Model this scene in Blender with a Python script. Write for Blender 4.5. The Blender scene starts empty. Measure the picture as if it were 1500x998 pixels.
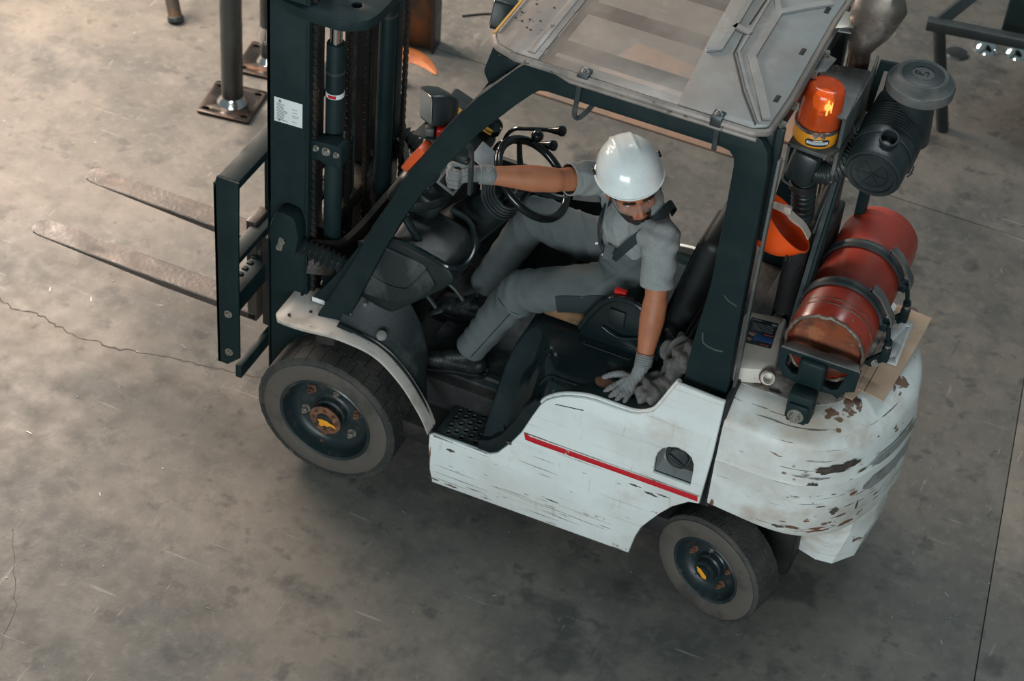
import bpy, bmesh, math, random
import numpy as np
from mathutils import Vector, Matrix, Euler
from mathutils.geometry import tessellate_polygon
random.seed(7)
S = bpy.context.scene
COL = S.collection

# ------------------------------------------------------------------ camera
cam_d = bpy.data.cameras.new('camera'); cam = bpy.data.objects.new('camera', cam_d); COL.objects.link(cam)
S.camera = cam
YAW, PITCH, ROLL = 0.35656143, 0.73853644, -0.09964771
def cam_axes(a, b, c):
    ca, sa, cb, sb, cc, sc = math.cos(a), math.sin(a), math.cos(b), math.sin(b), math.cos(c), math.sin(c)
    Rz = Matrix(((ca, sa, 0), (-sa, ca, 0), (0, 0, 1)))
    B = Matrix(((1, 0, 0), (0, -sb, -cb), (0, cb, -sb)))
    Rr = Matrix(((cc, sc, 0), (-sc, cc, 0), (0, 0, 1)))
    return Rr @ B @ Rz
_m = cam_axes(YAW, PITCH, ROLL)
cam.matrix_world = Matrix.Translation((2.95295875, -5.72824252, 6.7289752)) @ Matrix((_m[0], -_m[1], -_m[2])).transposed().to_4x4()
cam_d.sensor_width = 36; cam_d.lens = 36 * 3082.44 / 1500
cam_d.clip_end = 200
cam_d.dof.use_dof = True; cam_d.dof.focus_distance = 8.0; cam_d.dof.aperture_fstop = 3.2

# ------------------------------------------------------------------ light
S.view_settings.view_transform = 'Standard'; S.view_settings.look = 'None'
S.view_settings.gamma = 1; S.view_settings.exposure = 0.0; S.view_settings.use_curve_mapping = False
W = bpy.data.worlds.new('hall_air'); S.world = W; W.use_nodes = True
W.node_tree.nodes['Background'].inputs[0].default_value = (0.70, 0.95, 1.0, 1)
W.node_tree.nodes['Background'].inputs[1].default_value = 0.20
def area(name, loc, target, sx, sy, power, col):
    d = bpy.data.lights.new(name, 'AREA'); d.shape = 'RECTANGLE'; d.size = sx; d.size_y = sy
    d.energy = power; d.color = col
    o = bpy.data.objects.new(name, d); COL.objects.link(o); o.location = loc
    o.rotation_euler = (Vector(target) - Vector(loc)).to_track_quat('-Z', 'Y').to_euler()
    return o
area('window_light_left', (-5.2, 3.0, 3.7), (-1.6, 1.2, 0.1), 3.4, 2.2, 960, (1.0, 0.82, 0.68))
area('fill_light_front', (2.6, -8.6, 3.4), (1.0, 0.2, 0.7), 6.0, 2.4, 560, (0.90, 0.98, 1.0))  # added fill lamp brightening the truck's near side, no real window there
area('skylight_back', (1.5, 4.0, 9.0), (1.2, 1.0, 0), 6.0, 1.2, 300, (0.92, 0.98, 1.0))

# ------------------------------------------------------------------ materials
MATS = {}
def mat(name, col, rough=0.5, metal=0.0, layers=(), bump=0.0, bscale=40, rvar=0.0, coat=0.0, alpha=1.0, trans=0.0, emit=None, bstretch=(1, 1, 1), spec=0.5, wv=None):
    m = bpy.data.materials.new(name); m.use_nodes = True; MATS[name] = m
    nt = m.node_tree; N = nt.nodes; L = nt.links; bs = N['Principled BSDF']
    bs.inputs['Roughness'].default_value = rough; bs.inputs['Metallic'].default_value = metal
    bs.inputs['Specular IOR Level'].default_value = spec
    bs.inputs['Coat Weight'].default_value = coat; bs.inputs['Alpha'].default_value = alpha
    bs.inputs['Transmission Weight'].default_value = trans
    bs.inputs['Base Color'].default_value = (*col, 1)
    if emit: bs.inputs['Emission Color'].default_value = (*emit[0], 1); bs.inputs['Emission Strength'].default_value = emit[1]
    tc = N.new('ShaderNodeTexCoord')
    prev = None
    # layer: (colour, scale, lo, hi, stretch, detail, strength)
    for i, ly in enumerate(layers):
        c, sc, lo, hi = ly[:4]; st = ly[4] if len(ly) > 4 else (1, 1, 1); det = ly[5] if len(ly) > 5 else 6; strg = ly[6] if len(ly) > 6 else 1.0
        mp = N.new('ShaderNodeMapping'); mp.inputs['Scale'].default_value = st; mp.inputs['Location'].default_value = (i * 3.7, i * 1.3, i * 2.1)
        L.new(tc.outputs['Object'], mp.inputs[0])
        nz = N.new('ShaderNodeTexNoise'); nz.inputs['Scale'].default_value = sc; nz.inputs['Detail'].default_value = det; nz.inputs['Roughness'].default_value = 0.6
        L.new(mp.outputs[0], nz.inputs['Vector'])
        mr = N.new('ShaderNodeMapRange'); mr.inputs[1].default_value = .5 + (lo - .5) * .74; mr.inputs[2].default_value = .5 + (hi - .5) * .74; mr.inputs[4].default_value = strg
        L.new(nz.outputs['Fac'], mr.inputs[0])
        mx = N.new('ShaderNodeMix'); mx.data_type = 'RGBA'; mx.inputs[7].default_value = (*c, 1)
        if prev is None: mx.inputs[6].default_value = (*col, 1)
        else: L.new(prev, mx.inputs[6])
        L.new(mr.outputs[0], mx.inputs[0]); prev = mx.outputs[2]
    if prev is not None: L.new(prev, bs.inputs['Base Color'])
    if rvar:
        nz = N.new('ShaderNodeTexNoise'); nz.inputs['Scale'].default_value = 9; nz.inputs['Detail'].default_value = 5
        L.new(tc.outputs['Object'], nz.inputs['Vector'])
        mr = N.new('ShaderNodeMapRange'); mr.inputs[1].default_value = .3; mr.inputs[2].default_value = .7
        mr.inputs[3].default_value = max(0.03, rough - rvar); mr.inputs[4].default_value = min(1, rough + rvar)
        L.new(nz.outputs['Fac'], mr.inputs[0]); L.new(mr.outputs[0], bs.inputs['Roughness'])
    if bump:
        mp = N.new('ShaderNodeMapping'); mp.inputs['Scale'].default_value = bstretch; L.new(tc.outputs['Object'], mp.inputs[0])
        if wv:
            nz = N.new('ShaderNodeTexWave'); nz.inputs['Scale'].default_value = bscale; nz.bands_direction = wv; out = nz.outputs['Fac']
        else:
            nz = N.new('ShaderNodeTexNoise'); nz.inputs['Scale'].default_value = bscale; nz.inputs['Detail'].default_value = 5; out = nz.outputs['Fac']
        L.new(mp.outputs[0], nz.inputs['Vector'])
        b = N.new('ShaderNodeBump'); b.inputs['Strength'].default_value = bump; b.inputs['Distance'].default_value = 0.01
        L.new(out, b.inputs['Height']); L.new(b.outputs[0], bs.inputs['Normal'])
    return m
FL = [((0.155, 0.140, 0.122), 0.7, .35, .65, (1, 1, 1), 8), ((0.082, 0.083, 0.080), 1.3, .46, .68, (1, 1, 1), 10, .85), ((0.185, 0.170, 0.150), 3.0, .50, .72, (1, 1, 1), 10, .6),
      ((0.070, 0.068, 0.062), 9, .50, .72, (1, 1, 1), 10, .5), ((0.19, 0.178, 0.16), 22, .52, .76, (1, 1, 1), 8, .4),
      ((0.042, 0.045, 0.045), 3.3, .63, .76, (1, 1, 1), 8, .7), ((0.055, 0.055, 0.055), 8, .66, .76, (1, 1, 1), 3, .6), ((0.30, 0.285, 0.26), 60, .72, .80, (1, 1, 1), 4, .6), ((0.04, 0.04, 0.038), 75, .74, .80, (1, 1, 1), 3, .6),
      ((0.27, 0.26, 0.245), 9, .72, .76, (.22, 2.8, 1), 9, .55), ((0.06, 0.06, 0.06), 6, .72, .76, (2.5, .2, 1), 8, .5), ((0.26, 0.25, 0.235), 11, .73, .77, (2.6, .3, 1), 9, .5)]
mat('concrete', (0.112, 0.107, 0.098), .60, layers=FL, bump=.10, bscale=60, rvar=.10, spec=.35)
mat('joint_dark', (0.02, 0.02, 0.02), .9)
mat('crack', (0.075, 0.065, 0.055), .95)
mat('white_paint', (0.72, 0.76, 0.75), .42, layers=[((0.56, 0.57, 0.54), 2.2, .42, .66, (1, 1, 1), 7, .6), ((0.46, 0.34, 0.25), 3.5, .62, .82, (1, 1, 1.2), 8, .5),
    ((0.46, 0.38, 0.31), 5, .62, .72, (.35, 1, 18), 8, .55), ((0.10, 0.09, 0.08), 4, .745, .765, (.35, .8, 24), 9, .85), ((0.46, 0.36, 0.28), 6, .68, .78, (6, 1, .8), 7, .45), ((0.20, 0.10, 0.06), 9, .76, .775, (1, 1, 1.6), 8, .9)], rvar=.12)
mat('white_worn', (0.70, 0.73, 0.715), .45, layers=[((0.49, 0.47, 0.43), 2.4, .42, .62, (1, 1, 1), 7, .7), ((0.40, 0.30, 0.22), 3.2, .54, .74, (1, 1, 1.3), 8, .7),
    ((0.42, 0.35, 0.29), 5, .68, .74, (.4, .4, 16), 9, .75), ((0.08, 0.07, 0.06), 5, .70, .72, (.5, .5, 16), 9, .9), ((0.15, 0.07, 0.04), 6, .70, .715, (1, 1, 2.0), 7, .95)], rvar=.12)
mat('white_dirty', (0.52, 0.51, 0.47), .5, layers=[((0.24, 0.205, 0.175), 4, .40, .60, (1, 1, 1), 7, .85), ((0.09, 0.078, 0.07), 5, .50, .66, (1, 1, 1), 7, .8), ((0.13, 0.07, 0.045), 14, .64, .68, (1, 1, 1), 5, .8)], rvar=.1)
mat('fender_paint', (0.50, 0.46, 0.42), .5, layers=[((0.27, 0.22, 0.18), 6, .45, .65, (1, 1, 1), 7, .7), ((0.12, 0.10, 0.09), 30, .76, .80, (1, 1, 1), 4, .9)], rvar=.1)
mat('red_paint', (0.50, 0.012, 0.02), .4, layers=[((0.5, 0.42, 0.36), 28, .68, .71, (1, 1, 1), 5, .9)])
mat('frame_paint', (0.008, 0.018, 0.020), .46, layers=[((0.024, 0.038, 0.039), 3, .48, .78, (1, 1, 1), 8, .6), ((0.09, 0.085, 0.075), 9, .82, .88, (1, 1, 1), 7, .5)], rvar=.12, spec=.22)
mat('mast_paint', (0.006, 0.017, 0.019), .56, layers=[((0.020, 0.034, 0.036), 3, .45, .7, (1, 1, .5), 8, .7), ((0.10, 0.09, 0.085), 16, .78, .84, (1, 1, 1), 7, .5)], rvar=.12, spec=.22)
mat('greasy_steel', (0.022, 0.022, 0.02), .45, .3, layers=[((0.06, 0.045, 0.033), 5, .45, .7, (1, 1, .4), 7, .8)], bump=.3, bscale=60, rvar=.15)
mat('plastic_black', (0.006, 0.011, 0.012), .44, layers=[((0.018, 0.024, 0.024), 5, .52, .80, (1, 1, 1), 8, .7)], bump=.06, bscale=250, rvar=.12)
mat('plastic_gloss', (0.006, 0.012, 0.0135), .19, layers=[((0.017, 0.026, 0.028), 5, .5, .75, (1, 1, 1), 8, .6)], rvar=.1)
mat('rubber_mat', (0.010, 0.016, 0.017), .6, layers=[((0.065, 0.075, 0.073), 6, .52, .74, (1, 1, .5), 9, .8)], bump=.15, bscale=90)
mat('grip_black', (0.006, 0.008, 0.009), .16)
mat('tyre', (0.024, 0.026, 0.025), .78, layers=[((0.075, 0.068, 0.058), 4, .42, .66, (1, 1, 1), 7, .8), ((0.11, 0.10, 0.085), 20, .66, .74, (1, 1, 1), 6, .5)], bump=.3, bscale=70)
mat('tyre_wall', (0.085, 0.073, 0.062), .75, layers=[((0.035, 0.034, 0.032), 5, .48, .68, (1, 1, 1), 7, .8)], bump=.15, bscale=60)
mat('rim_paint', (0.011, 0.020, 0.023), .42, layers=[((0.05, 0.058, 0.058), 9, .55, .72, (1, 1, 1), 7, .6), ((0.10, 0.06, 0.04), 14, .66, .72, (1, 1, 1), 5, .8)], rvar=.15)
mat('rusty', (0.17, 0.075, 0.038), .75, layers=[((0.05, 0.035, 0.03), 16, .45, .62, (1, 1, 1), 7, .8), ((0.33, 0.15, 0.07), 22, .60, .7, (1, 1, 1), 6, .6)], bump=.4, bscale=80)
mat('orange_mark', (0.80, 0.33, 0.02), .5)
mat('steel', (0.33, 0.32, 0.31), .35, .9, layers=[((0.14, 0.11, 0.09), 12, .55, .7, (1, 1, 1), 6, .7)], rvar=.12)
mat('bolt_steel', (0.42, 0.40, 0.36), .38, .8, layers=[((0.2, 0.13, 0.08), 30, .58, .7, (1, 1, 1), 4, .7)])
mat('chrome', (0.68, 0.70, 0.70), .12, 1.0)
mat('fork_steel', (0.085, 0.068, 0.058), .5, .15, layers=[((0.042, 0.035, 0.031), 7, .42, .62, (.5, 1, 1), 8, .8), ((0.15, 0.105, 0.08), 9, .60, .72, (.5, 1.4, 1), 8, .6)], bump=.15, bscale=50, rvar=.12)
mat('dusty_plastic', (0.06, 0.066, 0.066), .48, layers=[((0.20, 0.185, 0.17), 3, .42, .68, (1, 1, 1), 7, .8)], bump=.08, bscale=120)
mat('filter_plastic', (0.012, 0.020, 0.0215), .38, layers=[((0.05, 0.054, 0.052), 4, .45, .7, (1, 1, 1), 7, .7)], bump=.08, bscale=120)
mat('roof_grey', (0.25, 0.26, 0.26), .42, layers=[((0.20, 0.175, 0.155), 2.2, .42, .62, (1, 1, 1), 7, .7), ((0.36, 0.36, 0.35), 5, .60, .75, (1, 1, 1), 7, .5)], rvar=.1)
mat('roof_visor', (0.28, 0.235, 0.205), .4, layers=[((0.17, 0.145, 0.13), 5, .42, .66, (2, .5, 1), 8, .8), ((0.05, 0.04, 0.04), 30, .70, .73, (1, 1, 1), 4, .8)], rvar=.1)
m = mat('roof_clear', (0.36, 0.30, 0.26), .22, layers=[((0.46, 0.40, 0.35), 3, .45, .7, (1, .4, 1), 8, .8)], alpha=.42)
# dust film: alpha varies
nt = m.node_tree; nz = nt.nodes.new('ShaderNodeTexNoise'); nz.inputs['Scale'].default_value = 5; nz.inputs['Detail'].default_value = 8
mr = nt.nodes.new('ShaderNodeMapRange'); mr.inputs[1].default_value = .35; mr.inputs[2].default_value = .7; mr.inputs[3].default_value = .30; mr.inputs[4].default_value = .58
tc = [n for n in nt.nodes if n.type == 'TEX_COORD'][0]; nt.links.new(tc.outputs['Object'], nz.inputs['Vector']); nt.links.new(nz.outputs['Fac'], mr.inputs[0]); nt.links.new(mr.outputs[0], nt.nodes['Principled BSDF'].inputs['Alpha'])
mat('yellow_trim', (0.62, 0.30, 0.03), .45)
mat('tank_red', (0.33, 0.036, 0.019), .36, layers=[((0.22, 0.030, 0.018), 3, .45, .65, (1, 1, 1), 7, .7), ((0.42, 0.10, 0.055), 4, .60, .78, (1, 1, 1), 7, .6), ((0.30, 0.25, 0.22), 20, .70, .73, (1, .3, 1), 5, .5)], rvar=.12)
mat('tank_end', (0.24, 0.065, 0.028), .5, layers=[((0.06, 0.035, 0.028), 7, .48, .66, (1, 1, 1), 7, .8), ((0.40, 0.16, 0.07), 12, .60, .72, (1, 1, 1), 7, .6)], rvar=.12)
mat('tank_rim', (0.15, 0.115, 0.09), .5, .4, layers=[((0.30, 0.25, 0.21), 20, .5, .66, (1, 1, 1), 6, .8), ((0.05, 0.04, 0.035), 15, .58, .68, (1, 1, 1), 6, .8)], bump=.4, bscale=60)
mat('strap_rubber', (0.024, 0.032, 0.034), .45, layers=[((0.07, 0.075, 0.075), 12, .48, .68, (1, 1, 1), 6, .7)])
mat('cardboard', (0.42, 0.30, 0.21), .85, layers=[((0.35, 0.24, 0.17), 5, .4, .65), ((0.22, 0.16, 0.12), 9, .64, .75, (1, 1, 1), 6, .6)])
mat('zinc', (0.36, 0.37, 0.37), .45, .5, layers=[((0.26, 0.26, 0.26), 9, .45, .65)])
mat('canister', (0.60, 0.56, 0.50), .45, layers=[((0.42, 0.36, 0.29), 5, .50, .72, (1, 1, 1), 7, .8), ((0.25, 0.16, 0.10), 10, .66, .76, (1, 1, 1), 6, .7)])
mat('sticker_dark', (0.025, 0.03, 0.035), .35)
mat('sticker_blue', (0.02, 0.07, 0.2), .35)
mat('sticker_tan', (0.35, 0.2, 0.13), .4)
mat('sticker_red', (0.5, 0.06, 0.03), .4)
mat('label_white', (0.74, 0.76, 0.76), .5)
mat('print_grey', (0.22, 0.24, 0.25), .6)
mat('beacon_dome', (0.62, 0.085, 0.012), .14, alpha=.62, spec=.6, layers=[((0.45, 0.10, 0.04), 14, .5, .7, (1, 1, 1), 6, .6)])
mat('beacon_base', (0.85, 0.33, 0.02), .38, layers=[((0.6, 0.25, 0.06), 10, .6, .75)])
mat('beacon_bulb', (1, .45, .1), .3, emit=((1.0, 0.20, 0.02), 1.1))
mat('beacon_hot', (1, .6, .2), .3, emit=((1.0, 0.50, 0.12), 9.0))
mat('helmet_white', (0.78, 0.83, 0.83), .18, coat=.3, layers=[((0.66, 0.71, 0.71), 6, .5, .7)])
mat('helmet_orange', (0.92, 0.10, 0.012), .3, layers=[((0.8, 0.12, 0.04), 9, .6, .75)])
mat('harness', (0.48, 0.40, 0.34), .6)
mat('skin', (0.40, 0.155, 0.080), .5, layers=[((0.30, 0.105, 0.055), 10, .45, .7, (1, 1, 1), 6, .6)], bump=.1, bscale=120, spec=.35)
mat('lips', (0.38, 0.10, 0.07), .45)
mat('hair', (0.020, 0.012, 0.008), .7, bump=.6, bscale=260)
mat('eye_white', (0.7, 0.66, 0.6), .2)
mat('iris', (0.02, 0.012, 0.008), .1)
mat('shirt', (0.23, 0.245, 0.245), .9, layers=[((0.31, 0.32, 0.315), 260, .40, .62, (1, 1, .35), 3, .6)], bump=.25, bscale=300)
mat('overalls', (0.090, 0.106, 0.109), .85, layers=[((0.070, 0.084, 0.087), 5, .45, .65)], bump=.2, bscale=350)
mat('overalls_dark', (0.012, 0.022, 0.026), .8, bump=.2, bscale=300)
mat('glove', (0.185, 0.195, 0.20), .7, layers=[((0.17, 0.155, 0.14), 16, .52, .70, (1, 1, 1), 6, .8)], bump=.25, bscale=200)
mat('shoe', (0.008, 0.011, 0.012), .38, layers=[((0.02, 0.025, 0.026), 20, .5, .7)], bump=.2, bscale=150)
mat('lens_clear', (0.55, 0.45, 0.40), .04, alpha=.14)
mat('rag', (0.12, 0.115, 0.11), .95, layers=[((0.045, 0.045, 0.045), 8, .45, .65, (1, 1, 1), 6, .8), ((0.21, 0.21, 0.20), 10, .6, .72, (1, 1, 1), 6, .7)], bump=.5, bscale=160)
mat('foam', (0.19, 0.105, 0.05), .95, layers=[((0.06, 0.04, 0.025), 10, .5, .7)], bump=.6, bscale=70)
mat('seat_vinyl', (0.004, 0.006, 0.0065), .58, layers=[((0.010, 0.012, 0.012), 9, .5, .7)], rvar=.1)
mat('lamp_red', (0.55, 0.02, 0.015), .25)
mat('signal_orange', (0.62, 0.085, 0.02), .35, layers=[((0.36, 0.07, 0.03), 12, .5, .7)])
mat('lamp_clear', (0.5, 0.5, 0.48), .2)
mat('lamp_glass', (0.16, 0.18, 0.18), .15)
mat('raw_steel', (0.105, 0.118, 0.122), .33, .85, layers=[((0.065, 0.055, 0.05), 5, .45, .66, (1, 1, .4), 7, .8), ((0.15, 0.10, 0.07), 7, .68, .82, (1, 1, .3), 7, .5)], rvar=.14)
mat('base_plate', (0.05, 0.04, 0.034), .35, .7, layers=[((0.018, 0.018, 0.018), 6, .45, .62, (1, 1, 1), 7, .8), ((0.13, 0.062, 0.035), 8, .60, .72, (1, 1, 1), 7, .7)], rvar=.14)
mat('weld_bright', (0.66, 0.66, 0.66), .2, 1.0)
mat('beam_rust', (0.085, 0.068, 0.055), .55, .3, layers=[((0.26, 0.11, 0.04), 3.5, .48, .66, (1, 1, .5), 8, .8), ((0.04, 0.045, 0.045), 5, .55, .7, (1, 1, .4), 8, .7)], rvar=.1)
mat('rust_orange', (0.40, 0.13, 0.04), .65, layers=[((0.26, 0.075, 0.025), 6, .45, .65)])
mat('floor_stripe', (0.25, 0.155, 0.105), .7, layers=[((0.17, 0.13, 0.105), 6, .45, .65)])
mat('dark_steel', (0.050, 0.060, 0.063), .42, .5, layers=[((0.075, 0.08, 0.08), 6, .5, .7, (1, 1, 1), 7, .7), ((0.10, 0.055, 0.03), 9, .66, .74, (1, 1, 1), 7, .6)], rvar=.12)
mat('glass_dark', (0.05, 0.05, 0.05), .1, .6)
mat('cable', (0.02, 0.02, 0.02), .6)
mat('engine_dark', (0.010, 0.010, 0.0105), .7, layers=[((0.03, 0.024, 0.02), 6, .5, .7)], bump=.3, bscale=40)
mat('exhaust', (0.20, 0.17, 0.15), .38, .8, layers=[((0.12, 0.07, 0.045), 5, .48, .66, (1, 1, 1), 7, .8), ((0.42, 0.38, 0.35), 7, .60, .72, (1, 1, 1), 7, .6)], bump=.2, bscale=20, rvar=.15)
mat('dirt_bronze', (0.16, 0.075, 0.05), .5)
mat('concave_grey', (0.27, 0.285, 0.285), .5, layers=[((0.17, 0.15, 0.13), 10, .5, .7)])
mat('rope_sling', (0.05, 0.06, 0.062), .7)

# ------------------------------------------------------------------ mesh helpers
class G:
    """collects shapes, then builds ONE mesh object"""
    def __init__(s): s.v = []; s.f = []
    def add(s, vs, fs, M=None):
        o = len(s.v)
        s.v += [tuple(M @ Vector(p)) if M else tuple(p) for p in vs]
        s.f += [tuple(i + o for i in f) for f in fs]; return s
    def addbm(s, bm, M=None):
        bm.verts.ensure_lookup_table(); bm.verts.index_update()
        s.add([v.co[:] for v in bm.verts], [[v.index for v in f.verts] for f in bm.faces], M); bm.free(); return s
    def box(s, a, b, bevel=0.004, M=None, seg=2):
        bm = bmesh.new(); bmesh.ops.create_cube(bm, size=1)
        a = Vector(a); b = Vector(b); c = (a + b) / 2; d = Vector([abs(x) for x in (b - a)])
        for v in bm.verts: v.co = Vector((v.co.x * d.x, v.co.y * d.y, v.co.z * d.z)) + c
        if bevel: bmesh.ops.bevel(bm, geom=bm.edges[:], offset=min(bevel, min(d) * .45), segments=seg, affect='EDGES', profile=.5)
        return s.addbm(bm, M)
    def cyl(s, p0, p1, r0, r1=None, n=24, bevel=0.0):
        r1 = r0 if r1 is None else r1
        L = (Vector(p1) - Vector(p0)).length
        if bevel: pr = [(0, 0), (r0 - bevel, 0), (r0 - bevel * .3, bevel * .3), (r0, bevel), (r1, L - bevel), (r1 - bevel * .3, L - bevel * .3), (r1 - bevel, L), (0, L)]
        else: pr = [(0, 0), (r0, 0), (r1, L), (0, L)]
        return s.lathe(pr, p0, Vector(p1) - Vector(p0), n)
    def lathe(s, prof, origin, axis, n=32, jit=None):
        q = Vector(axis).normalized().to_track_quat('Z', 'Y').to_matrix(); o = Vector(origin)
        vs = []; fs = []; rings = []
        for (r, h) in prof:
            if r < 1e-6: rings.append([len(vs)]); vs.append(o + q @ Vector((0, 0, h)))
            else:
                rings.append(list(range(len(vs), len(vs) + n)))
                for k in range(n):
                    a = 2 * math.pi * k / n; rr = r * (1 + (jit(a, h) if jit else 0))
                    vs.append(o + q @ Vector((rr * math.cos(a), rr * math.sin(a), h)))
        for A, B in zip(rings, rings[1:]):
            for k in range(n):
                k2 = (k + 1) % n
                if len(A) == 1 and len(B) == 1: continue
                if len(A) == 1: fs.append((A[0], B[k2], B[k]))
                elif len(B) == 1: fs.append((A[k], A[k2], B[0]))
                else: fs.append((A[k], A[k2], B[k2], B[k]))
        fs = [f[::-1] for f in fs] if False else fs
        return s.add(vs, fs)
    def tube(s, pts, r, n=12, closed=False, smooth=True, sub=6, sect=None, up=None):
        P = [Vector(p) for p in pts]; R = r if isinstance(r, (list, tuple)) else [r] * len(P)
        if smooth and len(P) > 2: P, R = spline(P, R, sub, closed)
        N = len(P); vs = []; fs = []
        T = []
        for i in range(N):
            a = P[(i - 1) % N] if (closed or i > 0) else P[i]; b = P[(i + 1) % N] if (closed or i < N - 1) else P[i]
            T.append((b - a).normalized())
        u = Vector(up) if up else (Vector((0, 0, 1)) if abs(T[0].z) < .9 else Vector((1, 0, 0)))
        u = (u - T[0] * u.dot(T[0])).normalized()
        for i in range(N):
            if up: u = Vector(up)
            u = (u - T[i] * u.dot(T[i])).normalized(); w = T[i].cross(u)
            if sect is None:
                for k in range(n):
                    a = 2 * math.pi * k / n; vs.append(P[i] + (u * math.cos(a) + w * math.sin(a)) * R[i])
            else:
                for (sx, sy) in sect: vs.append(P[i] + u * sx + w * sy)
        m = n if sect is None else len(sect)
        for i in range(N if closed else N - 1):
            j = (i + 1) % N
            for k in range(m): fs.append((i * m + k, i * m + (k + 1) % m, j * m + (k + 1) % m, j * m + k))
        if not closed: fs.append(tuple(range(m))[::-1]); fs.append(tuple((N - 1) * m + k for k in range(m)))
        return s.add(vs, fs)
    def band(s, pts, w, t, up, sub=6, smooth=True, closed=False):
        return s.tube(pts, 1, closed=closed, smooth=smooth, sub=sub, sect=[(t / 2, w / 2), (-t / 2, w / 2), (-t / 2, -w / 2), (t / 2, -w / 2)], up=up)
    def loft(s, secs, closed=True, caps=True):
        n = len(secs[0]); vs = [p for q in secs for p in q]; fs = []
        for i in range(len(secs) - 1):
            for k in range(n if closed else n - 1):
                k2 = (k + 1) % n; fs.append((i * n + k, i * n + k2, (i + 1) * n + k2, (i + 1) * n + k))
        if caps and closed: fs.append(tuple(range(n))[::-1]); fs.append(tuple((len(secs) - 1) * n + k for k in range(n)))
        return s.add(vs, fs)
    def plate(s, outer, lo, hi, plane='xz', holes=(), bevel=0.003, M=None):
        """prism of a 2D outline (with holes), thickness lo..hi along the third axis, rounded edges"""
        cu = bpy.data.curves.new('t', 'CURVE'); cu.dimensions = '2D'; cu.fill_mode = 'BOTH'
        for ring in [outer] + list(holes):
            sp = cu.splines.new('POLY'); sp.points.add(len(ring) - 1)
            for p, q in zip(sp.points, ring): p.co = (q[0], q[1], 0, 1)
            sp.use_cyclic_u = True
        th = abs(hi - lo); bevel = min(bevel, th * .45)
        cu.extrude = th / 2 - bevel; cu.bevel_depth = bevel; cu.bevel_resolution = 1; cu.offset = -bevel
        ob = bpy.data.objects.new('t', cu); me = bpy.data.meshes.new_from_object(ob)
        mid = (lo + hi) / 2
        vs = []
        for v in me.vertices:
            a, b, c = v.co; c += mid
            vs.append({'xz': (a, c, b), 'xy': (a, b, c), 'yz': (c, a, b)}[plane])
        fs = [tuple(p.vertices) for p in me.polygons]
        bpy.data.objects.remove(ob); bpy.data.curves.remove(cu); bpy.data.meshes.remove(me)
        return s.add(vs, fs, M)
    def grid(s, fn, nu, nv, thick=0):
        vs = [fn(i / (nu - 1), j / (nv - 1)) for i in range(nu) for j in range(nv)]
        fs = [(i * nv + j, (i + 1) * nv + j, (i + 1) * nv + j + 1, i * nv + j + 1) for i in range(nu - 1) for j in range(nv - 1)]
        return s.add(vs, fs)
    def mirror(s, c=0.58):
        n = len(s.v); s.v = [(x, 2 * c - y, z) for x, y, z in s.v]; s.f = [f[::-1] for f in s.f]; return s
    def build(s, name, m, parent=None, angle=35, weld=True, solid=0):
        me = bpy.data.meshes.new(name); me.from_pydata([tuple(p) for p in s.v], [], s.f)
        bm = bmesh.new(); bm.from_mesh(me)
        if weld: bmesh.ops.remove_doubles(bm, verts=bm.verts, dist=1e-5)
        bmesh.ops.recalc_face_normals(bm, faces=bm.faces)
        if solid:
            bmesh.ops.solidify(bm, geom=bm.faces[:], thickness=solid); bmesh.ops.recalc_face_normals(bm, faces=bm.faces)
        bm.to_mesh(me); bm.free()
        return link(name, me, m, parent, angle)
def link(name, me, m, parent=None, angle=35):
    me.name = name
    me.materials.clear(); me.materials.append(MATS[m] if isinstance(m, str) else m)
    me.shade_smooth()
    if angle < 180: me.set_sharp_from_angle(angle=math.radians(angle))
    o = bpy.data.objects.new(name, me); COL.objects.link(o)
    if parent:
        o.parent = parent
        if parent.type == 'EMPTY': o.matrix_parent_inverse = Matrix.Translation(-Vector(parent.location))
    return o
def spline(P, R, sub, closed=False):
    N = len(P); Q = []; RR = []
    def g(i): return i % N if closed else max(0, min(N - 1, i))
    for i in range(N if closed else N - 1):
        p0, p1, p2, p3 = P[g(i - 1)], P[g(i)], P[g(i + 1)], P[g(i + 2)]
        for k in range(sub):
            t = k / sub
            Q.append(0.5 * ((2 * p1) + (p2 - p0) * t + (2 * p0 - 5 * p1 + 4 * p2 - p3) * t * t + (-p0 + 3 * p1 - 3 * p2 + p3) * t ** 3))
            RR.append(R[g(i)] * (1 - t) + R[g(i + 1)] * t)
    if not closed: Q.append(P[-1]); RR.append(R[-1])
    return Q, RR
def sp2(pts, sub=5, closed=False):
    Q, _ = spline([Vector((a, b, 0)) for a, b in pts], [1] * len(pts), sub, closed); return [(q.x, q.y) for q in Q]
def rounded(pts, r, n=4):
    """round the corners of a 2D polygon"""
    out = []; N = len(pts)
    for i in range(N):
        p = Vector(pts[i]); a = Vector(pts[i - 1]) - p; b = Vector(pts[(i + 1) % N]) - p
        rr = min(r, a.length * .45, b.length * .45); A = p + a.normalized() * rr; B = p + b.normalized() * rr
        for k in range(n + 1):
            t = k / n; q = A * (1 - t) ** 2 + p * 2 * t * (1 - t) + B * t * t; out.append((q.x, q.y))
    return out
def circle(cx, cy, r, n=16, ry=None): return [(cx + r * math.cos(2 * math.pi * k / n), cy + (ry or r) * math.sin(2 * math.pi * k / n)) for k in range(n)]
def rect(a, b, c, d): return [(a, b), (c, b), (c, d), (a, d)]
def tag(o, label=None, cat=None, group=None, kind=None):
    if label: o['label'] = label
    if cat: o['category'] = cat
    if group: o['group'] = group
    if kind: o['kind'] = kind
    return o
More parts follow.
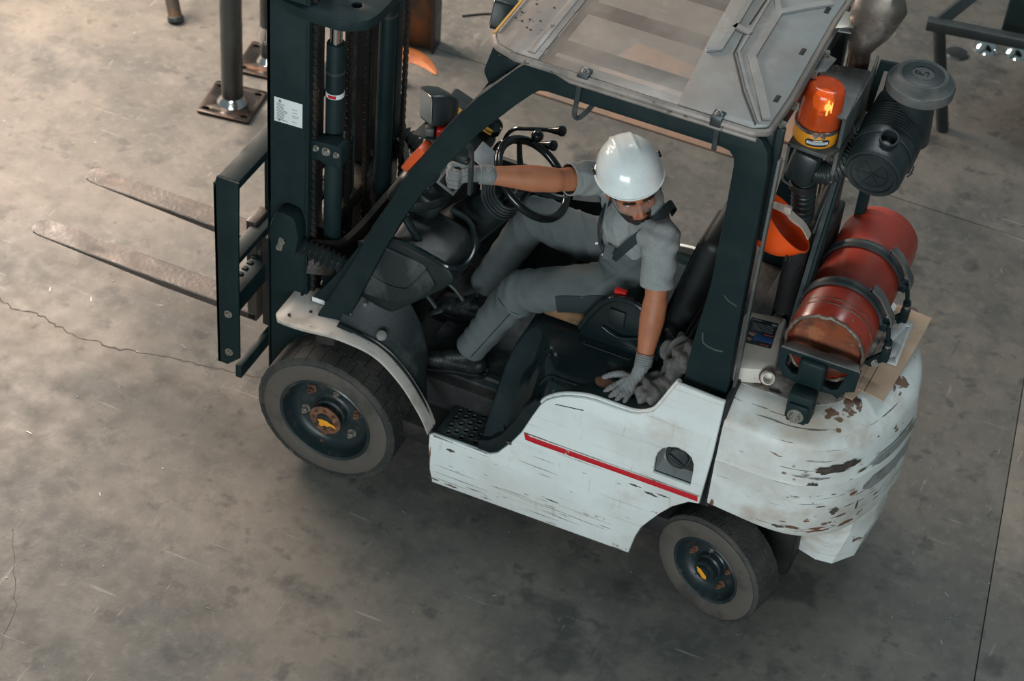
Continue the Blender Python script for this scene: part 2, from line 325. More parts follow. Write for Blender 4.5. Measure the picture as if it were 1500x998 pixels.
def thing(name, loc, label, cat, group=None):
    o = bpy.data.objects.new(name, None); COL.objects.link(o); o.location = loc; o.empty_display_size = .1
    return tag(o, label, cat, group)
def hexbolt(p, d, r=.012, h=.01, washer=True, g=None):
    g = g or G(); d = Vector(d).normalized(); p = Vector(p)
    if washer: g.cyl(p, p + d * h * .25, r * 1.45, n=18); p = p + d * h * .25
    g.cyl(p, p + d * h, r, n=6); g.cyl(p + d * h, p + d * (h * 1.5), r * .5, n=10)
    return g
def blob(prims, voxel=.008, smooth=4, fn=None, name='t'):
    """one continuous organic surface from tapered limbs and ellipsoids (voxel union, then relaxed)"""
    g = G()
    for pr in prims:
        if pr[0] == 'c':
            _, p0, r0, p1, r1 = pr; p0 = Vector(p0); p1 = Vector(p1); L = (p1 - p0).length
            prof = [(0, -r0)] + [(r0 * math.sin(a), -r0 * math.cos(a)) for a in (.4, .8, 1.2, 1.57)] + [(r1 * math.sin(a), L - r1 * math.cos(a)) for a in (1.57, 1.95, 2.35, 2.75)] + [(0, L + r1)]
            g.lathe(prof, p0, p1 - p0, 20)
        else:
            _, c, rad, rot = pr; bm = bmesh.new(); bmesh.ops.create_icosphere(bm, subdivisions=3, radius=1)
            g.addbm(bm, Matrix.Translation(c) @ (rot.to_4x4() if rot is not None else Matrix.Identity(4)) @ Matrix.Diagonal((*rad, 1)))
    me = bpy.data.meshes.new('t'); me.from_pydata(g.v, [], g.f)
    bm = bmesh.new(); bm.from_mesh(me); bmesh.ops.remove_doubles(bm, verts=bm.verts, dist=1e-6); bmesh.ops.recalc_face_normals(bm, faces=bm.faces); bm.to_mesh(me); bm.free()
    o = bpy.data.objects.new('t', me); COL.objects.link(o)
    a = o.modifiers.new('r', 'REMESH'); a.mode = 'VOXEL'; a.voxel_size = voxel
    b = o.modifiers.new('s', 'SMOOTH'); b.iterations = smooth; b.factor = .5
    dg = bpy.context.evaluated_depsgraph_get(); r = bpy.data.meshes.new_from_object(o.evaluated_get(dg))
    bpy.data.objects.remove(o); bpy.data.meshes.remove(me)
    if fn:
        n = len(r.vertices); co = np.empty(n * 3, 'f'); r.vertices.foreach_get('co', co); no = np.empty(n * 3, 'f'); r.vertex_normals.foreach_get('vector', no)
        co = co.reshape(-1, 3); no = no.reshape(-1, 3); co = co + no * fn(co)[:, None]; r.vertices.foreach_set('co', co.ravel()); r.update()
    return r
def cut(me, keep):
    """drop the vertices for which keep(co) is false (clean garment edges)"""
    bm = bmesh.new(); bm.from_mesh(me); bmesh.ops.delete(bm, geom=[v for v in bm.verts if not keep(v.co)], context='VERTS'); bm.to_mesh(me); bm.free(); return me
# ================================================================== SETTING
fg = G(); fg.box((-12, -9, -.25), (12, 14, -.012), 0)
floor = fg.build('floor', 'joint_dark'); tag(floor, kind='structure')
# poured bays, 8 mm saw-cut joints between them
xs = [-12, -3.9, 2.80, 9.0, 12]; ys = [-9, -3.6, 3.19, 10.0, 14]
for i in range(4):
    for j in range(4):
        # joints run slightly out of square, as in the hall
        def jx(k, y): return xs[k] + (-.137 * (y - 1.0) if k == 2 else 0)
        e = .0028
        q = [(jx(i, ys[j]) + e, ys[j] + e), (jx(i + 1, ys[j]) - e, ys[j] + e), (jx(i + 1, ys[j + 1]) - e, ys[j + 1] - e), (jx(i, ys[j + 1]) + e, ys[j + 1] - e)]
        G().loft([[(a, b, -.012) for a, b in q], [(a, b, -.001) for a, b in q], [(a + (.002 if k in (0, 3) else -.002), b + (.002 if k < 2 else -.002), 0) for k, (a, b) in enumerate(q)]]).build('concrete_bay', 'concrete', floor)
def crack(pts, w=.004, seed=1):
    rnd = random.Random(seed); P = []
    for (a, b) in zip(pts, pts[1:]):
        for k in range(9):
            t = k / 9; P.append((a[0] + (b[0] - a[0]) * t + rnd.uniform(-.009, .009), a[1] + (b[1] - a[1]) * t + rnd.uniform(-.009, .009)))
    P.append(pts[-1]); g = G(); vs = []; fs = []
    for i, p in enumerate(P):
        a = Vector(P[max(0, i - 1)]); b = Vector(P[min(len(P) - 1, i + 1)]); d = (b - a).normalized(); n = Vector((-d.y, d.x)) * w * rnd.uniform(.3, 1)
        vs += [(p[0] + n.x, p[1] + n.y, .0006), (p[0] - n.x, p[1] - n.y, .0006)]
    fs = [(2 * i, 2 * i + 1, 2 * i + 3, 2 * i + 2) for i in range(len(P) - 1)]
    return g.add(vs, fs).build('floor_crack', 'crack', floor)
crack([(-2.9, .05), (-1.88, .288), (-1.80, .26), (-1.66, .28), (-1.45, .24), (-1.2, .26), (-.95, .33), (-.75, .36), (-.53, .41), (-.2, .5)], .0045, 3)
crack([(-.85, 2.35), (-.55, 2.28), (-.2, 2.2), (.1, 2.05), (.5, 1.95)], .0018, 5)
crack([(-2.9, 3.1), (-2.2, 3.25), (-1.2, 3.35)], .0022, 8)
crack([(-1.0, -.9), (-.75, -1.25), (-.6, -1.7)], .0018, 9)
crack([(1.7, -1.3), (2.0, -.85), (2.2, -.7)], .0012, 10)
# metal shavings and chips lying about: uncountable
g = G(); rnd = random.Random(5)
for k in range(230):
    x = rnd.uniform(-3.4, 3); y = rnd.uniform(-1.8, 5); a = rnd.uniform(0, 6.28); l = rnd.choice([.006, .008, .01, .02, .03]); w = .003
    g.box((-l / 2, -w / 2, .0002), (l / 2, w / 2, .0025), 0, Matrix.Translation((x, y, 0)) @ Matrix.Rotation(a, 4, 'Z'))
tag(g.build('floor_debris', 'zinc', None), 'small light chips and shavings scattered over the concrete floor', 'debris', kind='stuff')

# ================================================================== FORKLIFT
C0 = .58
FK = thing('forklift', (.9, .58, 0), 'white and black counterbalance forklift with worn paint and raised forks', 'forklift')
def part(g, name, m, parent=FK, **k): return g.build(name, m, parent, **k)

# ---- side panels
outer = [(.478, .445), (.497, .458), (.762, .468), (.792, .491), (.845, .575), (.886, .655), (.926, .77), (.953, .841), (.975, .878), (1.004, .906), (1.04, .931), (1.077, .948), (1.13, .966), (1.181, .974), (1.295, .974), (1.335, .977), (1.369, .987), (1.40, 1.006), (1.424, 1.031), (1.445, 1.075), (1.47, 1.14), (1.50, 1.215), (1.696, 1.207), (1.689, .90), (1.672, .626), (1.63, .615), (1.568, .558), (1.52, .49), (1.481, .423), (1.452, .37), (1.433, .30), (1.417, .197), (.506, .172), (.490, .245), (.485, .317), (.478, .38)]
rec = [(1.465, .706), (1.464, .787), (1.47, .82), (1.485, .850), (1.511, .872), (1.545, .884), (1.578, .878), (1.605, .860), (1.618, .830), (1.622, .79), (1.621, .708)]
pn = part(G().plate(outer, .03, .052, holes=[rec], bevel=.009), 'side_panel', 'white_paint')
part(G().plate(outer, .03, .052, bevel=.009).mirror(), 'side_panel', 'white_paint')
# rolled sill edge inside the rim
rim = [p for p in outer[5:22]]
g = G(); g.tube([(x, .056, z - .006) for x, z in rim], .012, n=10, sub=2)
part(g, 'sill_rim', 'white_paint', pn)
g = G(); g.plate(outer[4:18] + [(1.42, .5), (.9, .5)], .05, .12, bevel=.002); part(g, 'inner_skin', 'frame_paint', FK)
# filler niche
g = G()
ring0 = [(x, .0505, z) for x, z in rec]; ring1 = [(x * .85 + 1.545 * .15, .115, z * .85 + .80 * .15) for x, z in rec]
g.loft([ring0, ring1], caps=False); g.add(ring1, [tuple(range(len(ring1)))]); part(g, 'filler_niche', 'concave_grey', pn)
g = G(); g.lathe([(0, 0), (.055, 0), (.058, .01), (.058, .03), (.05, .036), (.044, .036), (.043, .05), (.036, .055), (0, .055)], (1.548, .10, .80), (0, -1, .25), 28)
g.box((1.508, .035, .797), (1.588, .05, .813), .004, Matrix.Translation((1.548, .04, .805)) @ Matrix.Rotation(.45, 4, 'Y') @ Matrix.Translation((-1.548, -.04, -.805)))
part(g, 'filler_cap', 'filter_plastic', pn)
g = G(); g.plate([(.902, .660), (.915, .662), (.93, .654), (.95, .656), (.96, .655), (1.662, .668), (1.664, .641), (1.3, .636), (.96, .628), (.91, .629)], .0270, .0302, bevel=.0003); part(g, 'red_stripe', 'red_paint', pn)
g = G(); g.plate([(.90, .668), (1.67, .676), (1.67, .670), (.90, .662)], .0282, .034, bevel=.001); part(g, 'swage_line', 'white_dirty', pn)
for (x0, x1, z) in ((1.02, 1.12, .9), ):
    part(G().plate([(x0 + .0, .884), (x1 + .02, .906), (x1 + .02, .902), (x0, .880)], .0285, .031, bevel=.0003), 'gouge', 'joint_dark', pn)
rnd = random.Random(11)
g = G(); 
for k in range(46):
    x = rnd.uniform(.50, 1.36); z = rnd.uniform(.19, .34) if k % 4 else rnd.uniform(.34, .62); l = rnd.choice([.03, .06, .12, .25, .35]) * rnd.uniform(.5, 1); h = rnd.uniform(.0008, .0024); sl = rnd.uniform(-.01, .03)
    if x + l > 1.42: continue
    g.plate([(x, z), (x + l * .5, z + l * sl * .5 + h * .6), (x + l, z + l * sl), (x + l * .5, z + l * sl * .5 - h * .6)], .0290, .0300, bevel=.0002)
tag(part(g, 'scratches', 'crack', pn), kind='stuff')

for k, (x, z, a, b, m_) in enumerate([(.585, .405, .022, .010, 'crack'), (.84, .575, .018, .010, 'crack'), (.515, .20, .030, .006, 'rusty'), (.60, .196, .04, .005, 'rusty'), (1.40, .60, .03, .006, 'crack'), (1.47, .585, .035, .008, 'crack'), (1.52, .60, .03, .005, 'rusty'), (1.06, .335, .035, .004, 'crack'), (.49, .33, .004, .06, 'rusty')]):
    rnd = random.Random(k + 40); P_ = [(x + a * rnd.uniform(.5, 1.1) * math.cos(t), z + b * rnd.uniform(.4, 1.1) * math.sin(t)) for t in [2 * math.pi * q / 18 for q in range(18)]]
    G().plate(P_, .0288, .0301, bevel=.0002).build('chipped_paint', m_, pn)
# ---- step with round holes
so = [(.494, .037), (.500, .27), (.60, .31), (.655, .30), (.694, .263), (.755, .165), (.765, .06), (.752, .037)]
hl = [(.536, .219), (.571, .238), (.537, .173), (.572, .196), (.603, .218), (.639, .24), (.538, .124), (.572, .15), (.606, .17), (.639, .195), (.673, .219), (.575, .1), (.609, .123), (.641, .15), (.675, .173), (.608, .079), (.642, .104), (.675, .129), (.673, .082), (.546, .08)]
st = part(G().plate(so, .438, .45, 'xy', holes=[circle(a, b, .0105, 14, .009) for a, b in hl], bevel=.002), 'step_plate', 'rubber_mat')
g = G()
for a, b in hl: g.lathe([(.0105, .449), (.0125, .453), (.015, .4505)], (a, b, 0), (0, 0, 1), 14)
part(g, 'hole_rims', 'rubber_mat', st)
g = G(); g.box((.497, .030, .442), (.762, .040, .4555), .003); part(g, 'step_edge', 'steel', st)
part(G().plate(so, .30, .32, 'xy', bevel=.002), 'step_underside', 'engine_dark', st)
g = G(); g.loft([[(.49, .27, .44), (.49, .285, .50), (.44, .345, .575), (.44, .37, .575), (.49, .30, .40)], [(.70, .27, .44), (.70, .285, .50), (.71, .345, .575), (.71, .37, .575), (.70, .30, .40)]]); part(g, 'step_riser', 'rubber_mat')
# dark moulding along the notch from step to hood
nt_ = [(.700, .468), (.760, .468), (.795, .493), (.848, .577), (.889, .657), (.929, .772), (.956, .842), (.93, .86), (.885, .80), (.85, .70), (.80, .60), (.745, .54), (.70, .52)]
g = G(); g.plate(nt_, .033, .075, bevel=.008); part(g, 'notch_moulding', 'plastic_gloss')
g = G(); g.loft([[(.742, .055, .45), (.752, .055, .52), (.80, .06, .60), (.81, .06, .58), (.76, .055, .45)], [(.690, .20, .45), (.700, .205, .55), (.715, .21, .64), (.73, .21, .64), (.71, .20, .45)], [(.672, .30, .45), (.678, .32, .55), (.684, .34, .64), (.70, .34, .64), (.69, .30, .45)]]); part(g, 'step_side_wall', 'rubber_mat')

# ---- engine hood (moulded cover)
def ip(x, T):
    if x <= T[0][0]: return T[0][1]
    for (a, b), (c, d) in zip(T, T[1:]):
        if x <= c: return b + (d - b) * (x - a) / (c - a)
    return T[-1][1]
Z0 = [(.70, .50), (.80, .54), (.845, .58), (.886, .66), (.926, .78), (.953, .842), (.975, .878), (1.004, .900), (1.04, .918), (1.077, .930), (1.18, .945), (1.30, .945), (1.37, .955), (1.42, .99), (1.45, 1.05), (1.5, 1.15), (1.6, 1.2)]
FR = [(.670, .44), (.695, .66), (.715, .80), (.735, .89), (.765, .965), (.80, 1.02), (.84, 1.07), (.9, 1.12), (1.0, 1.3)]
def smin(a, b, k=.035):
    h = max(k - abs(a - b), 0) / k; return min(a, b) - h * h * k * .25
def hood(x, y):
    yy = min(y, 1.16 - y)
    top = .945 + .065 * min(1, max(0, (yy - .12) / .2)) ** .8
    side = ip(x, Z0) - .012 + (yy - .045) * (1.9 if x < 1.0 else 1.2)
    z = smin(smin(top, side), ip(x - .03 * max(0, (.25 - yy) / .2) ** 1.3, FR))
    z += .052 * math.exp(-((x - .865) / .050) ** 2 - ((yy - .165) / .032) ** 2)
    # shallow panel groove
    z -= .005 * math.exp(-((yy - .105) / .008) ** 2) * (1 if x > .9 else 0)
    return z
g = G(); g.grid(lambda u, v: (.687 + u * .90, .052 + v * 1.056, hood(.687 + u * .90, .052 + v * 1.056)), 110, 90)
hd = part(g, 'engine_hood', 'plastic_gloss', angle=60)
g = G()
for (a, b) in (((1.02, .29), (1.22, .29)), ((1.02, .29), (1.02, .40)), ((1.22, .29), (1.25, .40))):
    g.tube([(a[0], a[1], hood(*a) + .001), (b[0], b[1], hood(*b) + .001)], .0025, n=6, smooth=False)
part(g, 'hatch_seam', 'joint_dark', hd)
G().tube([(x, .112, hood(x, .112) + .001) for x in [.92 + .03 * k for k in range(16)]], .0065, n=8, sub=2).build('hood_ridge', 'plastic_gloss', hd)
g = G(); g.lathe([(0, .0), (.032, .0), (.045, -.001), (.055, -.003)], (1.185, .17, hood(1.185, .17) + .003), (0, 0, 1), 20); part(g, 'worn_patch', 'dirt_bronze', hd)
g = G(); g.tube([(x, .058, ip(x, Z0) - .010) for x in [.86 + .03 * k for k in range(20)]], .006, n=8, sub=2); part(g, 'edge_bead', 'plastic_gloss', hd)

# ---- engine bay behind the seat, chassis
g = G(); g.box((1.50, .10, .55), (1.70, 1.06, 1.13), .01); g.box((-.15, .25, .16), (2.05, .91, .55), .02); g.box((.30, .10, .30), (1.68, 1.06, .40), .01); part(g, 'chassis', 'engine_dark')
g = G(); g.box((.28, .30, .545), (.72, 1.06, .565), .005); part(g, 'floor_plate', 'rubber_mat')
g = G(); g.box((-.12, .12, .5), (-.02, 1.04, .72), .02); part(g, 'front_axle_frame', 'engine_dark')

# ---- counterweight
plan = [(1.703, .030), (1.80, .030), (1.93, .033), (2.03, .050), (2.11, .085), (2.18, .140), (2.235, .21), (2.285, .31), (2.325, .43), (2.35, .58)]
plan = sp2(plan, 3)
def inset(P, d):
    out = []
    for i, p in enumerate(P):
        a = Vector(P[max(0, i - 1)]); b = Vector(P[min(len(P) - 1, i + 1)]); t = (b - a).normalized(); n = Vector((-t.y, t.x))
        q = Vector(p) + n * d; out.append((max(1.703, q.x) if i else 1.703, min(q.y, .58)))
    out[-1] = (out[-1][0], .58)
    return out
def fullp(P, z, rise=0):
    near = [(x, y, z) for x, y in P]; far = [(x, 1.16 - y, z) for x, y in reversed(P[:-1])]
    return near + far
lv = [(.63, .03), (.645, .008), (.67, 0), (.80, 0), (.90, -.002), (.915, .006), (1.00, .008), (1.055, .012), (1.085, .022), (1.105, .040), (1.148, .105), (1.160, .125), (1.166, .150), (1.168, .19)]
def cwz(z, x): return z
secs = []
for z, d in lv:
    s_ = fullp(inset(plan, d), z)
    # lower edge dips rearward like the casting
    s_ = [(x, y, zz - (.05 * min(1, max(0, (x - 1.70) / .5)) if zz < .68 else 0)) for x, y, zz in s_]
    secs.append(s_)
cw = part(G().loft(secs), 'counterweight', 'white_worn', angle=28)
G().plate([(x, y) for x, y, z in fullp(inset(plan, .175), 0)], 1.160, 1.1705, 'xy', bevel=.001).build('top_deck', 'white_dirty', cw)
# lower ballast block
P0 = [(2.02, .36), (2.16, .35), (2.24, .39), (2.30, .47), (2.325, .58), (2.30, .69), (2.24, .77), (2.16, .81), (2.02, .80)]
P1 = [(2.02, .40), (2.13, .37), (2.20, .38), (2.27, .47), (2.285, .58), (2.27, .69), (2.20, .78), (2.13, .79), (2.02, .76)]
g = G(); g.loft([[(x, y, .62) for x, y in P0], [(x, y, .40) for x, y in P0], [(x, y, .20) for x, y in P1]]); part(g, 'ballast_block', 'white_worn', cw, angle=25)
# raised arch on the corner with two grey light slots
def onplan(t, z, off):
    P = [Vector(p) for p in plan]; L = [0]
    for a, b in zip(P, P[1:]): L.append(L[-1] + (b - a).length)
    s_ = t * L[-1]
    for i in range(len(P) - 1):
        if s_ <= L[i + 1] + 1e-9:
            a, b = P[i], P[i + 1]; q = a + (b - a) * ((s_ - L[i]) / (L[i + 1] - L[i])); d = (b - a).normalized(); n = Vector((d.y, -d.x)); q = q + n * off; return (q.x, q.y, z)
    return (P[-1].x + off, P[-1].y, z)
def slot(t0, t1, z0, z1, name, m):
    out = rounded([(t0, z0), (t0 + .01, z1 - .012), (t0 + .05, z1), (t1, z1), (t1, z0), (t0 + .05, z0 - .004)], .02)
    xs_ = np.linspace(t0, t1, 14); vs = []; fs = []
    for t in xs_:
        e = min(1, max(0.25, (t - t0) / .04)) ; zc = (z0 + z1) / 2; h = (z1 - z0) / 2 * e
        vs += [onplan(t, zc - h, .0025), onplan(t, zc + h, .0025)]
    fs = [(2 * i, 2 * i + 1, 2 * i + 3, 2 * i + 2) for i in range(13)]
    return G().add(vs, fs).build(name, m, cw, solid=.004)
slot(.67, 1.0, .905, .965, 'light_slot', 'concave_grey'); slot(.65, 1.0, .775, .855, 'light_slot', 'concave_grey')
# big bare and rusty patches on the casting (wear with a shape of its own)
def patch(t, z, rt, rz, m, seed, off=.0009, nm='bare_patch'):
    rnd = random.Random(seed); vs = [onplan(t, z, off)]; n = 26
    for k in range(n):
        a = 2 * math.pi * k / n; r = rnd.uniform(.65, 1.1); vs.append(onplan(t + rt * r * math.cos(a), z + rz * r * math.sin(a), off))
    return G().add(vs, [(0, 1 + k, 1 + (k + 1) % n) for k in range(n)]).build(nm, m, cw)
patch(.47, .985, .085, .024, 'fork_steel', 1, nm='rubbed_patch'); patch(.54, .995, .05, .022, 'fork_steel', 2); patch(.60, .64, .05, .010, 'rusty', 4); patch(.30, .655, .03, .008, 'fork_steel', 5); patch(.62, .93, .03, .006, 'rusty', 6); patch(.40, .90, .026, .020, 'fork_steel', 3)
for k, (t, z, a, b) in enumerate([(.46, .645, .09, .014), (.52, .74, .024, .022), (.455, .78, .02, .004), (.50, .845, .015, .007), (.60, .81, .022, .012), (.56, .70, .03, .006), (.36, .66, .03, .008), (.43, .845, .03, .003), (.02, .665, .010, .02), (.64, .72, .008, .03), (.41, .70, .015, .006)]):
    patch(t, z, a, b, 'rusty' if k % 2 == 0 else 'crack', 20 + k)
rnd = random.Random(77)
for k in range(64):
    t = rnd.uniform(.30, .98); z = rnd.uniform(.66, 1.0); patch(t, z, rnd.uniform(.006, .035), rnd.uniform(.0008, .003), rnd.choice(['crack', 'rusty', 'fork_steel']), 100 + k, nm='scratch')
# dark soiled area on top
def tpatch(x, y, rx, ry, seed, m='fork_steel'):
    rnd = random.Random(seed); vs = [(x, y, 1.1732)]; n = 24
    for k in range(n):
        a = 2 * math.pi * k / n; r = rnd.uniform(.6, 1.1); vs.append((x + rx * r * math.cos(a), y + ry * r * math.sin(a), 1.1732))
    return G().add(vs, [(0, 1 + k, 1 + (k + 1) % n) for k in range(n)]).build('soiled_patch', m, cw)
for k, a in enumerate([(2.19, .80, .025, .03), (2.21, .62, .012, .02), (2.18, .95, .03, .02), (2.14, .33, .02, .012), (2.20, .45, .012, .02), (1.76, .24, .05, .02), (1.84, .22, .03, .012), (1.99, .22, .02, .01)]): tpatch(*a, 50 + k)
# dark seam post between panel and weight
g = G(); g.box((1.688, .06, .60), (1.706, 1.10, 1.20), .002); part(g, 'seam_backing', 'joint_dark')

# ---- wheels
def wheel(name, M, R, Wd, rr, nb, lug, nbolt, big):
    def tr(g): g.v = [tuple(M @ Vector(p)) for p in g.v]; return g
    ax = (0, 1, 0)
    k = Wd
    pr = [(rr, .016), (rr + .012, .004), (rr + .03, 0), (R * .80, -.002), (R - .034, .004), (R - .018, .007), (R - .010, .014), (R - .010, k - .014), (R - .02, k - .006), (R - .05, k), (rr + .01, k - .004), (rr, k - .02), (rr - .004, k * .5), (rr, .016)]
    w = tr(G().lathe(pr, (0, 0, 0), ax, 96, jit=(lambda a, h: .004 * math.sin(a * 23) * math.sin(a * 7)) if lug == 0 else None)).build(name, 'tyre', FK, angle=40)
    g = G().lathe([(rr + .004, .0005), (rr + .02, -.004), (R * .74, -.006), (R * .86, -.004), (R * .90, .001)], (0, 0, 0), ax, 72); tr(g).build('side_wall', 'tyre_wall', w)
    g = G(); rnd = random.Random(3)
    if lug:
        NR = 4
        for row in range(NR):
            y0 = .010 + row * (k - .020) / NR; y1 = y0 + (k - .020) / NR - (.012 if row == 1 else .0025)
            for i in range(nb):
                a0 = 2 * math.pi * (i + .5 * (row % 2)) / nb; a1 = a0 + 2 * math.pi / nb * .955; ri = R - .013; vs = []
                for (a, r) in ((a0, ri), (a1, ri), (a1, R + rnd.uniform(-.001, .0006)), (a0, R)):
                    for y in (y0, y1): vs.append((r * math.cos(a), y, r * math.sin(a)))
                am = (a0 + a1) / 2; vs += [((R + .0015) * math.cos(am), y0, (R + .0015) * math.sin(am)), ((R + .0015) * math.cos(am), y1, (R + .0015) * math.sin(am))]
                g.add(vs, [(0, 1, 3, 2), (2, 3, 5, 4), (4, 5, 9, 8), (8, 9, 7, 6), (6, 7, 1, 0), (0, 2, 4, 8, 6), (1, 7, 9, 5, 3)])
    else:
        for i in range(nb):
            a0 = 2 * math.pi * (i + rnd.uniform(-.25, .25)) / nb; l = rnd.uniform(.02, .05); 
            for (ya, yb) in ((.014, l), (k - l, k - .014)):
                q = []
                for s_ in (-1, 1):
                    aa = a0 + s_ * .022
                    for y in (ya, yb): q.append(((R - .0085) * math.cos(aa), y, (R - .0085) * math.sin(aa)))
                q += [((R - .0065) * math.cos(a0), ya, (R - .0065) * math.sin(a0)), ((R - .0065) * math.cos(a0), yb, (R - .0065) * math.sin(a0))]
                g.add(q, [(0, 1, 5, 4), (4, 5, 3, 2), (0, 4, 2), (1, 3, 5)])
    tag(tr(g).build('tread', 'tyre', w, angle=30), kind='stuff')
    # rim
    d = .072 if big else .052
    g = G().lathe([(rr + .004, .006), (rr + .006, -.002), (rr, -.006), (rr - .008, -.002), (rr - .012, .010), (rr - .020, d * .55), (rr - .032, d * .85), (rr - .05, d), (rr * .42, d), (rr * .38, d - .006), (0, d - .006)], (0, 0, 0), ax, 64)
    rm = tr(g).build('rim', 'rim_paint', w)
    hr = .062 if big else .050
    g = G().lathe([(hr * 1.25, d), (hr * 1.15, d - .025), (hr, d - .03), (hr, d - .058), (hr * .95, d - .062), (0, d - .062)], (0, 0, 0), ax, 32); tr(g).build('hub', 'rim_paint', w)
    if big:
        g = G().lathe([(hr, d - .062), (hr + .010, d - .062), (hr + .012, d - .070), (hr * .72, d - .071), (hr * .66, d - .073), (0, d - .073)], (0, 0, 0), ax, 32); tr(g).build('axle_flange', 'rusty', w)
        for i in range(8):
            a = 2 * math.pi * i / 8; p = (hr * .88 * math.cos(a), d - .070, hr * .88 * math.sin(a)); tr(hexbolt(p, (0, -1, 0), .0085, .008)).build('flange_bolt', 'rusty', w)
    g = G().lathe([(hr * .62, d - .0735 if big else d - .063), (hr * .58, d - .080 if big else d - .072), (0, d - .081 if big else d - .074)], (0, 0, 0), ax, 28); tr(g).build('hub_cap', 'rim_paint', w)
    y = d - .0825 if big else d - .0755
    if big: po = [(-.030, .004), (-.010, .012), (.004, .010), (.014, .012), (.026, .004), (.042, .002), (.060, -.010), (.058, -.016), (.036, -.010), (.026, -.014), (.020, -.022), (.002, -.018), (-.008, -.030), (-.024, -.024), (-.020, -.008)]
    else: po = [(-.028, .022), (-.010, .020), (.010, .006), (.022, -.002), (.024, -.018), (.006, -.022), (-.010, -.008), (-.022, 0)]
    tr(G().plate(po, y - .001, y + .001, bevel=.0002)).build('paint_mark', 'orange_mark', w)
    for i in range(nbolt):
        a = 2 * math.pi * (i + .3) / nbolt; rb = rr * .62; g = hexbolt((rb * math.cos(a), d, rb * math.sin(a)), (0, -1, 0), .014 if big else .0105, .020, True)
        tr(g).build('wheel_nut', 'bolt_steel' if i % 2 else 'rusty', w)
    for i in range(nbolt):
        a = 2 * math.pi * (i + .62) / nbolt; rb = rr * .62; tr(G().lathe([(0, -.001), (.011, -.001), (.013, .001)], (rb * math.cos(a), d - .0005, rb * math.sin(a)), (0, 1, 0), 14)).build('rim_hole', 'joint_dark', w)
    return w
RF = .329; RB = .268
wheel('front_wheel', Matrix.Translation((0, 0.004, RF)), RF, .37, .213, 30, 1, 6, True)
wheel('front_wheel', Matrix.Translation((0, 1.156, RF)) @ Matrix.Rotation(math.pi, 4, 'Z'), RF, .37, .213, 30, 1, 6, True)
sw = -.298
wheel('rear_wheel', Matrix.Translation((1.7515, .031, RB)) @ Matrix.Rotation(sw, 4, 'Z'), RB, .165, .156, 34, 0, 5, False)
wheel('rear_wheel', Matrix.Translation((1.7515, 1.129, RB)) @ Matrix.Rotation(math.pi + sw, 4, 'Z'), RB, .165, .156, 34, 0, 5, False)
g = G(); g.cyl((0, .15, RF), (0, 1.0, RF), .07, n=20); g.cyl((1.76, .2, RB), (1.76, .96, RB), .05, n=20); part(g, 'axles', 'engine_dark')

# ---- fenders
fo = [(-.255, .812), (-.12, .816), (0, .835), (.071, .839), (.166, .832), (.225, .815), (.275, .785), (.33, .735), (.37, .69), (.411, .632), (.455, .56), (.485, .49)]
def fender(mir):
    g = G(); P = sp2(fo, 4)
    top = [(x, z) for x, z in P]; n = len(top)
    yo = .000; vs = []; fs = []
    for i, (x, z) in enumerate(top):
        wi = .26 if x < -.03 else max(.075, .26 - (x + .03) * 1.6)
        rc = min(1, max(0, (x + .255) / .03)) ** .5; y0 = yo + .035 * (1 - rc); y1 = wi - .03 * (1 - rc)
        for (y, dz) in ((y0, -.014), (y0, -.003), (y0 + .004, 0), (y1, 0), (y1, -.014)): vs.append((x, y, z + dz - (0.0 if x > 0 else 0)))
    for i in range(n - 1):
        for k in range(5): k2 = (k + 1) % 5; fs.append((i * 5 + k, i * 5 + k2, (i + 1) * 5 + k2, (i + 1) * 5 + k))
    fs += [(0, 1, 2, 3, 4), tuple((n - 1) * 5 + k for k in (4, 3, 2, 1, 0))]
    g.add(vs, fs)
    if mir: g.mirror()
    f = part(g, 'fender', 'fender_paint', angle=40)
    if not mir:
        for p in ((-.20, .05), (-.215, .19), (-.13, .11)):
            G().cyl((p[0], p[1], .800), (p[0], p[1], .8185), .007, n=12).build('fender_hole', 'joint_dark', f)
    return f
fender(False); fender(True)
g = G(); g.box((-.24, .02, .60), (-.0, .24, .80), .02); 

# ---- front cowl: dark skin between the fender strip and the footwell
P = sp2([(.02, .845), (.09, .838), (.184, .815), (.281, .765), (.363, .68), (.432, .573), (.475, .47)], 4)
Q = sp2([(.05, 1.16), (.12, 1.14), (.20, 1.03), (.285, .902), (.345, .78), (.362, .70), (.335, .575)], 4)
U = sp2([(.00, 1.14), (.06, 1.15), (.15, 1.05), (.24, .92), (.31, .80), (.32, .72), (.29, .575)], 4)
rows = []
for (a, b), (c, d), (e, f) in zip(P, Q, U):
    row = [(a, .052, b)]
    row += [(a + (c - a) * t, .065 + .175 * t, b + (d - b) * (t ** 1.35)) for t in (.06, .15, .3, .45, .6, .75, .88, 1)]
    row += [(e, .275, f), (e - .01, .29, f - .10)]
    rows.append(row)
cwl = part(G().loft(rows, closed=False, caps=False), 'front_cowl', 'rubber_mat', angle=50)
g = G(); g.tube([(a + .006, .058, b + .010) for a, b in P], .007, n=8, sub=1); part(g, 'cowl_bead', 'plastic_gloss', cwl)
g = G()
for (x, y, z, r) in ((.215, .10, .865, .022), (.12, .13, .97, .010), (.06, .12, .90, .006)):
    g = G(); g.lathe([(0, .004), (r * .6, .005), (r, .002), (r, -.006)], (x, y - .018, z - .008), (.35, -.75, .6), 20); part(g, 'cowl_plug', 'dusty_plastic', cwl)
part(G().box((-.02, .30, .55), (.20, 1.10, 1.10), .03), 'bulkhead', 'engine_dark')
part(G().box((.20, 1.07, .50), (.90, 1.10, 1.14), .02), 'far_side_cover', 'plastic_black')
